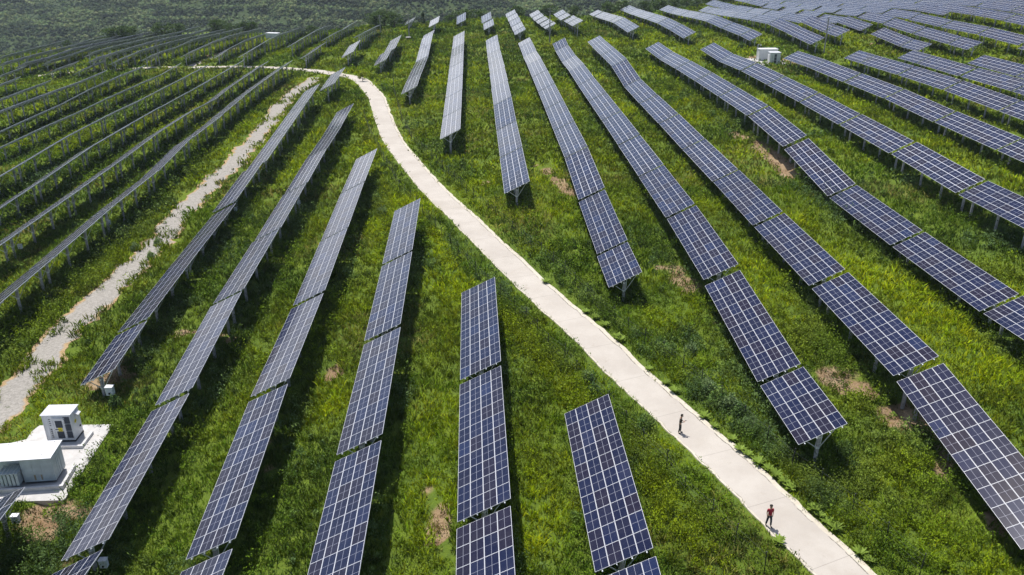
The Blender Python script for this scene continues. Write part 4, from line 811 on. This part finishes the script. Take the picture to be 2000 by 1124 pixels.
def frame_of(FL, FR, BR):
    FL, FR, BR = map(np.array, (FL, FR, BR)); a = FR-FL; w = np.hypot(*a); dpt = np.hypot(*(BR-FR)); rz = math.atan2(a[1], a[0]); return FL, w, dpt, rz
FL, w, dp, rz = frame_of(*C1); dp = max(dp, 1.5); h = 2.42
t = empty('inverter_cabinet', (FL[0], FL[1], PADZ+.15), rz)
mb = MB(); mb.box((w/2, dp/2, h/2), (w, dp, h)); 
for k in range(10): mb.box((w*(k+.5)/10, dp/2, h/2), (.03, dp+.02, h-.16))
for xx in (.03, w*.17, w*.345, w*.80, w-.03): mb.box((xx, -.012, h/2), (.05, .03, h))
mb.build('body', M['cab'], t)
mb = MB(); mb.box((w/2, dp/2, h+.03), (w+.16, dp+.16, .06))
for k in range(7): mb.box((w/2, dp*(k+.5)/7, h+.068), (w+.14, .045, .018))
mb.build('roof', M['white'], t)
mb = MB(); mb.box((w/2, dp/2, -.075), (w+.04, dp+.04, .13)); mb.build('plinth', M['dark'], t)
mb = MB(); mb.box((w*.575, -.03, h*.46), (w*.40, .05, h*.80)); d_ = mb.build('door', M['cab'], t)
mb = MB(); louvre(mb, w*.44, w*.68, -.06, h*.52, h*.79, 0); louvre(mb, w*.44, w*.68, -.06, h*.10, h*.37, 0); mb.build('louvre', M['vent'], d_)
mb = MB(); mb.bar((w*.40, -.09, h*.455), (w*.52, -.09, h*.455), .035); mb.build('handle', M['dark'], d_)
mb = MB(); mb.box((w*.575, -.06, h*.90), (w*.45, .12, .03)); mb.build('rain_hood', M['cab'], t)
mb = MB()
for k in range(3): louvre(mb, w*.745, w*.965, -.03, h*(.10+.285*k), h*(.36+.285*k), 0)
mb.build('louvre', M['vent'], t)
warn_sign('warning_sign', d_, (w*.575, -.075, h*.45), .34); warn_sign('warning_sign', t, (w+.02, dp*.42, h*.60), .40, 'x')
glyphs(t, w*.245, -.014, h*.10, h*.88, .16, 3)
mb = MB(); mb.box((w+.18, dp*.62, h*.86), (.36, .52, .04), axes=(np.array([.9, 0, -.43]), np.array([0, 1., 0]), np.array([.43, 0, .9]))); mb.box((w+.07, dp*.62, h*.78), (.14, .44, .20)); mb.build('vent_hood', M['white'], t)
mb = MB(); mb.box((w+.04, dp*.78, h*.28), (.06, .16, .12)); mb.build('socket', M['dark'], t)
tag(t, 'pale grey louvred inverter cabinet with a yellow warning sign on the near concrete pad', 'inverter cabinet')
def kerb(parent_label, x0, x1, y0, y1, rz, o, hh=.32, th=.20):
    """L shaped low concrete wall around a cabinet"""
    k = empty('kerb_wall', (o[0], o[1], PADZ), rz); mb = MB()
    mb.box(((x0+x1)/2, y0, hh/2), (x1-x0, th, hh)); mb.box((x1-th/2, (y0+th/2+y1)/2, hh/2), (th, y1-y0-th/2, hh)); mb.build('wall', M['kerb'], k); tag(k, parent_label, 'low wall')
kerb('low pale concrete wall around the louvred cabinet', .1, w+1.0, -.95, dp*.75, rz, FL, .26)
FL2, w2, dp2, rz2 = frame_of(*C2); h2 = 2.15; xl = -2.6
t = empty('transformer', (FL2[0], FL2[1], PADZ+.25), rz2)
mb = MB(); mb.box((w2/2, dp2/2, h2/2), (w2, dp2, h2))
for xx in (.02, w2*.33, w2*.60, w2-.02): mb.box((xx, -.008, h2/2), (.04, .02, h2-.06))
for yy in (dp2*.35, dp2*.5, dp2*.68): mb.box((w2+.008, yy, h2/2), (.02, .03, h2-.06))
mb.build('housing', M['tank'], t)
mb = MB()
for xx in (w2*.36, w2*.58): mb.box((xx, -.012, h2*.18), (.13, .012, h2*.22))
mb.build('rust_streak', M['stain'], t)
mb = MB(); x0 = xl-.1; x1 = w2+.12; y0 = -.28; y1 = dp2+.25
mb.box(((x0+x1)/2, (y0+y1)/2, h2+.05), (x1-x0, y1-y0, .06)); 
for xx, yy in ((x1-.5, y1-.25), (x1-.8, y0+.5), (x0+1.2, y1-.25)): mb.tube((xx, yy, h2+.08), (xx, yy, h2+.12), .03, .03, 8, 1)
mb.build('roof', [M['white'], M['dark']], t)
mb = MB(); mb.box((xl/2-.05, dp2*.72, h2/2), (-xl-.1, dp2*.5, h2)); mb.build('tank', M['tank'], t)
mb = MB(); rx0 = -1.45; n = 5
for k in range(n): mb.box((rx0+(.28*k)+.1, dp2*.02, .66), (.20, dp2*.62, 1.05)); 
mb.box((rx0+.66, dp2*.02, 1.20), (1.4, dp2*.62, .05)); 
for k in range(n): mb.box((rx0+.28*k-.03, dp2*.02, 1.245), (.03, dp2*.62, .04), mat=1)
mb.build('radiator', [M['tank'], M['white']], t)
mb = MB(); mb.box((w2/2, dp2/2, -.06), (w2-.1, dp2-.1, .12)); mb.box((-1., dp2*.5, -.10), (1.9, dp2*.8, .06)); mb.build('plinth', M['dark'], t)
tag(t, 'blue grey steel transformer under a flat white roof on the near concrete pad', 'transformer')
kerb('low pale concrete wall around the white roofed transformer', xl, w2+.78, -.80, dp2*.95, rz2, FL2, .34)

# cabinets far away
def plain_cabinet(name, p, rz, w, dp, h, label, louv=True):
    t = empty(name, (p[0], p[1], gz1(p[0], p[1])+.1), rz); mb = MB(); mb.box((w/2, dp/2, h/2-.1), (w, dp, h+.2)); mb.build('body', M['cab'], t)
    mb = MB(); mb.box((w/2, dp/2, h+.05), (w+.2, dp+.2, .1)); mb.build('roof', M['white'], t)
    if louv:
        mb = MB()
        for k in range(3): louvre(mb, w*.40, w*.62, -.02, h*(.12+.27*k), h*(.36+.27*k), 0, 6)
        mb.build('louvre', M['vent'], t); glyphs(t, w*.22, -.02, h*.2, h*.8, .2, 5, 8)
        mb = MB(); mb.box((-.15, dp*.3, h*.82), (.35, .6, .05)); mb.build('vent_hood', M['white'], t)
    else:
        mb = MB(); mb.box((w*.45, -.02, h*.45), (.9, .04, h*.85)); mb.build('door', M['white'], t)
    tag(t, label, 'cabinet'); return t
a, b, c, d4, e5, f6 = FARC
plain_cabinet('equipment_cabinet', (a[0]-.1, a[1]+.6), .06, 4.6, 2.2, 2.9, 'long white equipment cabinet on the small pad at upper right', False)
plain_cabinet('equipment_cabinet', (c[0], c[1]-.2), .03, 2.5, 2.0, 2.75, 'short white louvred cabinet with dark lettering on the pad at upper right')
plain_cabinet('container', (e5[0]+.4, e5[1]-1.), -.25, 5.2, 2.4, 2.6, 'white container half hidden behind edge-on tables near the woodland', False)
mb = MB(); gx, gy = a[0]+1.8, a[1]-.6; zz = max(gz1(gx+xx, gy+yy) for xx in (-4, 0, 4) for yy in (-4, 0, 4))+.06
mb.box((gx, gy, zz-.4), (8.6, 9.5, .8)); tag(mb.build('concrete_pad', M['conc']), kind='structure')
t = empty('camera_mast', (a[0]-.5, a[1]+1.3, gz1(a[0], a[1]))); mb = MB(); mb.tube((0, 0, -.2), (0, 0, 4.2), .07, .06, 8); mb.bar((0, 0, 4.1), (.7, 0, 4.15), .06); mb.build('mast', M['white'], t); mb = MB(); mb.tube((.7, 0, 4.1), (.7, 0, 3.8), .10, .13, 10); mb.build('camera_dome', M['white'], t); tag(t, 'thin white mast with a small camera beside the white cabinets', 'mast')

# ------------------------------------------------------------------ people
def skinned(name, nodes, edges, mats, parent, sub=2, root=0):
    """one continuous surface grown on a skeleton: nodes = (x, y, z, rx, ry)"""
    me = bpy.data.meshes.new(name+'_cage'); me.from_pydata([n_[:3] for n_ in nodes], edges, []); o = bpy.data.objects.new(name, me); C.objects.link(o)
    sk = o.modifiers.new('Skin', 'SKIN'); sk.use_smooth_shade = True; o.modifiers.new('Sub', 'SUBSURF').levels = sub
    for v, n_ in zip(me.skin_vertices[0].data, nodes): v.radius = (n_[3], n_[4] if len(n_) > 4 else n_[3]); v.use_root = False
    me.skin_vertices[0].data[root].use_root = True
    dg = bpy.context.evaluated_depsgraph_get(); em = bpy.data.meshes.new_from_object(o.evaluated_get(dg)); bpy.data.objects.remove(o)
    em.materials.clear(); em.materials.append(mats); em.name = name
    q_ = obj(name, em, parent); smooth(q_); return q_
def chain(nodes, edges, pts_, start=None):
    prev = start
    for p in pts_:
        nodes.append(p); i = len(nodes)-1
        if prev is not None: edges.append((prev, i))
        prev = i
    return prev
def hand(nodes, edges, wrist, w, fdir, side, palm, curl):
    """palm, four unequal curled fingers and a thumb that leaves the side of the palm"""
    w = np.array(w, float); f_ = np.array(fdir, float); f_ /= np.linalg.norm(f_); s = np.array(side, float); s -= f_*(s@f_); s /= np.linalg.norm(s); p = np.array(palm, float); p -= f_*(p@f_); p -= s*(p@s); p /= np.linalg.norm(p)
    nodes.append((*(w+f_*.055), .034, .016)); pi = len(nodes)-1; edges.append((wrist, pi))
    for k, (off, ln) in enumerate(zip((-.030, -.010, .010, .029), (.068, .080, .074, .058))):
        a = w+f_*.092+s*off; prev = pi; an = 0.
        for q_ in range(3):
            nodes.append((*a, .0088-.001*q_, .0088-.001*q_)); edges.append((prev, len(nodes)-1)); prev = len(nodes)-1
            an += curl; a = a+(f_*math.cos(an)+p*math.sin(an))*ln/2.2
    a = w+f_*.03-s*.038
    nodes.append((*a, .012, .012)); edges.append((pi, len(nodes)-1)); prev = len(nodes)-1
    for q_ in range(2):
        a = a+(f_*.75-s*.55+p*.35)*.030; nodes.append((*a, .0095, .0095)); edges.append((prev, len(nodes)-1)); prev = len(nodes)-1
def person(loc, rz, pose, label):
    """stands on local origin, faces local -y"""
    t = empty('person', loc, rz); N = []; E = []
    look = pose['look']
    N.append((0, .01, .93, .135, .105)); pelvis = 0
    chest = chain(N, E, [(0, .0, 1.06, .125, .095), (0, -.005, 1.22, .145, .105), (0, .005, 1.37, .15, .10)], 0)
    neck = chain(N, E, [(0, .0, 1.46, .055, .055), (0, -.015-.02*look, 1.52, .052, .055)], chest)
    hd = chain(N, E, [(0, -.035-.05*look, 1.585, .064, .078), (0, -.04-.055*look, 1.655, .074, .092), (0, -.03-.06*look, 1.72, .055, .07)], neck)
    for sx in (-1, 1):
        foot = pose['feet'][0 if sx < 0 else 1]
        k = chain(N, E, [(sx*.092, .01, .86, .088, .092), (sx*.095+foot[0]*.45, -.015+foot[1]*.5, .49, .058, .06), (sx*.09+foot[0]*.9, .02+foot[1]*.95, .12, .036, .042), (sx*.092+foot[0], .005+foot[1], .045, .038, .04), (sx*.10+foot[0], -.11+foot[1], .032, .036, .026), (sx*.105+foot[0], -.185+foot[1], .028, .026, .02)], pelvis)
        sh, el, wr = pose['arms'][0 if sx < 0 else 1]
        a = chain(N, E, [(sx*.175, .005, 1.40, .056, .056), (*el, .040, .040), (*wr, .027, .025)], chest)
        hand(N, E, a, wr, np.array(wr)-np.array(el) if pose['hdir'] is None else pose['hdir'][0 if sx < 0 else 1], (sx*-.2, -1, .2) if pose['hdir'] is None else (sx, 0, 0), (-sx, 0, 0) if pose['hdir'] is None else (0, 0, 1), .35 if pose['hdir'] is None else .55)
    body = skinned('body', N, E, M['skin'], t)
    hx, hy, hz = 0, -.04-.055*look, 1.655
    # face details
    mb = MB(); mb.box((0, hy-.098, hz-.012), (.022, .03, .035)); mb.box((0, hy-.088, hz-.055), (.045, .012, .008), mat=1)
    for sx in (-1, 1): mb.box((sx*.030, hy-.086, hz+.014), (.022, .012, .010), mat=1); mb.box((sx*.076, hy+.004, hz), (.016, .032, .055))
    f = mb.build('face', [M['skin'], M['hair']], t)
    hn = [(0, hy+.012, hz+.03, .080, .094), (0, hy+.02, hz+.075, .070, .082), (0, hy+.06, hz-.02, .055, .045)]
    skinned('hair', hn, [(0, 1), (0, 2)], M['hair'], t, 2)
    S_ = []; SE = []; S_.append((0, .01, pose['hem'], .150, .118)); ch = chain(S_, SE, [(0, .0, 1.06, .142, .112), (0, -.005, 1.22, .162, .122), (0, .005, 1.37, .165, .115), (0, .0, 1.445, .075, .07)], 0)
    for sx in (-1, 1):
        sh, el, wr = pose['arms'][0 if sx < 0 else 1]; el = np.array(el); wr = np.array(wr); s0 = np.array((sx*.175, .005, 1.40))
        if pose['sleeve'] < 1: chain(S_, SE, [(*s0, .068, .068), (*(s0+(el-s0)*pose['sleeve']), .058, .058)], 3)
        else: chain(S_, SE, [(*s0, .068, .068), (*el, .052, .052), (*(el+(wr-el)*.85), .040, .040)], 3)
    skinned('shirt', S_, SE, pose['shirt'], t)
    if pose.get('vest'):
        skinned('vest', [(0, -.005, 1.0, .150, .125), (0, -.018, 1.2, .160, .128), (0, -.012, 1.36, .13, .112)], [(0, 1), (1, 2)], pose['vest'], t)
        skinned('belt', [(0, .0, .995, .156, .128), (0, .0, 1.03, .156, .128)], [(0, 1)], M['belt'], t)
    Pn = [(0, .01, .97, .142, .115)]; PE = []; Pn.append((0, .01, .88, .14, .115)); PE.append((0, 1))
    for sx in (-1, 1):
        foot = pose['feet'][0 if sx < 0 else 1]; chain(Pn, PE, [(sx*.095, .01, .80, .092, .096), (sx*.095+foot[0]*.45, -.015+foot[1]*.5, .49, .072, .074), (sx*.09+foot[0]*.9, .02+foot[1]*.95, .10, .060, .066)], 1)
    skinned('trousers', Pn, PE, pose['legs'], t)
    for sx in (-1, 1):
        foot = pose['feet'][0 if sx < 0 else 1]; skinned('shoe', [(sx*.092+foot[0], .03+foot[1], .045, .046, .044), (sx*.10+foot[0], -.10+foot[1], .038, .048, .038), (sx*.105+foot[0], -.185+foot[1], .030, .036, .028)], [(0, 1), (1, 2)], M['shoe'], t)
    tag(t, label, 'person'); return t
# man with a phone: seen from his left side, head bent over the screen
p = PERSONS[0]; zz = gz1(p[0], p[1])+.085
p1 = dict(look=1.0, feet=((-.03, .06), (.03, -.06)), arms=((None, (-.235, .06, 1.13), (-.09, -.22, 1.12)), (None, (.235, .06, 1.13), (.075, -.22, 1.13))), hdir=((.35, -.9, .1), (-.35, -.9, .1)), hem=.90, sleeve=1.2, shirt=M['olive'], vest=M['black'], legs=M['grey'])
t1 = person((p[0], p[1], zz), 1.25, p1, 'man in dark clothes on the road looking down at a phone in his hands'); t1.scale = (.96,)*3
# man in a red shirt: faces the camera, one hand at his pocket
q2 = PERSONS[1]; zz2 = gz1(q2[0], q2[1])+.085
p2 = dict(look=.1, feet=((-.05, .12), (.03, -.10)), arms=((None, (-.228, .02, 1.13), (-.215, -.06, .90)), (None, (.25, .07, 1.14), (.175, -.07, .95))), hdir=None, hem=.86, sleeve=.72, shirt=M['red'], legs=M['jeans'])
t2 = person((q2[0], q2[1], zz2), .12, p2, 'man in a crimson shirt and dark jeans standing on the road facing the camera'); t2.scale = (.98,)*3
ph = empty('phone', Vector((p[0], p[1], zz)), 1.25); mb = MB(); mb.box((-.005, -.375, 1.20), (.075, .15, .010), axes=(np.array([1., 0, 0]), np.array([0, .95, -.3]), np.array([0, .3, .95]))); mb.build('case', M['screen'], ph)
mb = MB(); mb.box((-.005, -.373, 1.207), (.064, .135, .003), axes=(np.array([1., 0, 0]), np.array([0, .95, -.3]), np.array([0, .3, .95]))); mb.build('display', M['dark'], ph); tag(ph, 'dark phone held in the hands of the man in dark clothes', 'phone')

# ------------------------------------------------------------------ light, sky, camera
SUN_EL, SH_AZ = math.radians(66), math.radians(150)       # shadow direction measured from +y towards +x
ld = Vector((math.sin(SH_AZ)*math.cos(SUN_EL), math.cos(SH_AZ)*math.cos(SUN_EL), -math.sin(SUN_EL)))
sun = bpy.data.lights.new('sun', 'SUN'); sun.energy = 4.7; sun.angle = math.radians(.53); sun.color = (1., .955, .89); so = link(bpy.data.objects.new('sun', sun)); so.rotation_euler = ld.to_track_quat('-Z', 'Y').to_euler(); so.location = (0, 0, 120)
w = bpy.data.worlds.new('World'); scene.world = w; w.use_nodes = True; nt = w.node_tree; nt.nodes.clear()
sky = nt.nodes.new('ShaderNodeTexSky'); sky.sky_type = 'NISHITA'; sky.sun_disc = False; sky.sun_elevation = SUN_EL
sd_ = -ld; sky.sun_rotation = math.atan2(sd_.x, sd_.y); sky.air_density = 1.; sky.dust_density = 1.6; sky.ozone_density = 1.
bg = nt.nodes.new('ShaderNodeBackground'); bg.inputs[1].default_value = .10; wo = nt.nodes.new('ShaderNodeOutputWorld')
tc = nt.nodes.new('ShaderNodeTexCoord'); mp = nt.nodes.new('ShaderNodeMapping'); mp.inputs['Scale'].default_value = (1.6, 1.6, 5.5); nt.links.new(tc.outputs['Generated'], mp.inputs[0])
cn = nt.nodes.new('ShaderNodeTexNoise'); cn.inputs['Scale'].default_value = 1.5; cn.inputs['Detail'].default_value = 8; cn.inputs['Roughness'].default_value = .55; nt.links.new(mp.outputs[0], cn.inputs['Vector'])
cr = nt.nodes.new('ShaderNodeMapRange'); cr.interpolation_type = 'SMOOTHSTEP'; nt.links.new(cn.outputs[0], cr.inputs[0])
for i_, v_ in zip((1, 2, 3, 4), (.34, .56, .35, .95)): cr.inputs[i_].default_value = v_
sx = nt.nodes.new('ShaderNodeSeparateXYZ'); nt.links.new(tc.outputs['Generated'], sx.inputs[0])
lo = nt.nodes.new('ShaderNodeMapRange'); lo.interpolation_type = 'SMOOTHSTEP'; nt.links.new(sx.outputs[2], lo.inputs[0])
for i_, v_ in zip((1, 2, 3, 4), (.04, .23, 1., .02)): lo.inputs[i_].default_value = v_
ml = nt.nodes.new('ShaderNodeMath'); ml.operation = 'MULTIPLY'; nt.links.new(cr.outputs[0], ml.inputs[0]); nt.links.new(lo.outputs[0], ml.inputs[1])
cm = nt.nodes.new('ShaderNodeMix'); cm.data_type = 'RGBA'; nt.links.new(ml.outputs[0], cm.inputs[0]); nt.links.new(sky.outputs[0], cm.inputs[6]); cm.inputs[7].default_value = (15., 15.2, 16., 1)
nt.links.new(cm.outputs[2], bg.inputs[0]); nt.links.new(bg.outputs[0], wo.inputs[0])
cam = bpy.data.cameras.new('camera'); cam.lens = CAM_LENS; cam.sensor_width = 36; cam.clip_end = 9000; cam.clip_start = .5
co = link(bpy.data.objects.new('camera', cam)); R = CAM_ROT
co.matrix_world = Matrix(((R[0][0], R[0][1], R[0][2], 0), (R[1][0], R[1][1], R[1][2], 0), (R[2][0], R[2][1], R[2][2], CAM_Z), (0, 0, 0, 1)))
scene.camera = co
vs = scene.view_settings; scene.display_settings.display_device = 'sRGB'; vs.view_transform = 'Standard'; vs.look = 'None'; vs.exposure = .30; vs.gamma = 1.; vs.use_curve_mapping = False

mb = MB(); mb.box((0, 900, 45), (3400, 2400, 330)); hz = NT('thin_air'); pv = hz.n('ShaderNodeVolumePrincipled'); pv.inputs['Color'].default_value = (.72, .82, 1., 1); pv.inputs['Density'].default_value = .00009; pv.inputs['Anisotropy'].default_value = .2
hz.l(pv.outputs[0], hz.out.inputs['Volume']); tag(mb.build('haze', hz.mat), 'thin blue haze over the valley', 'haze', None, 'stuff')
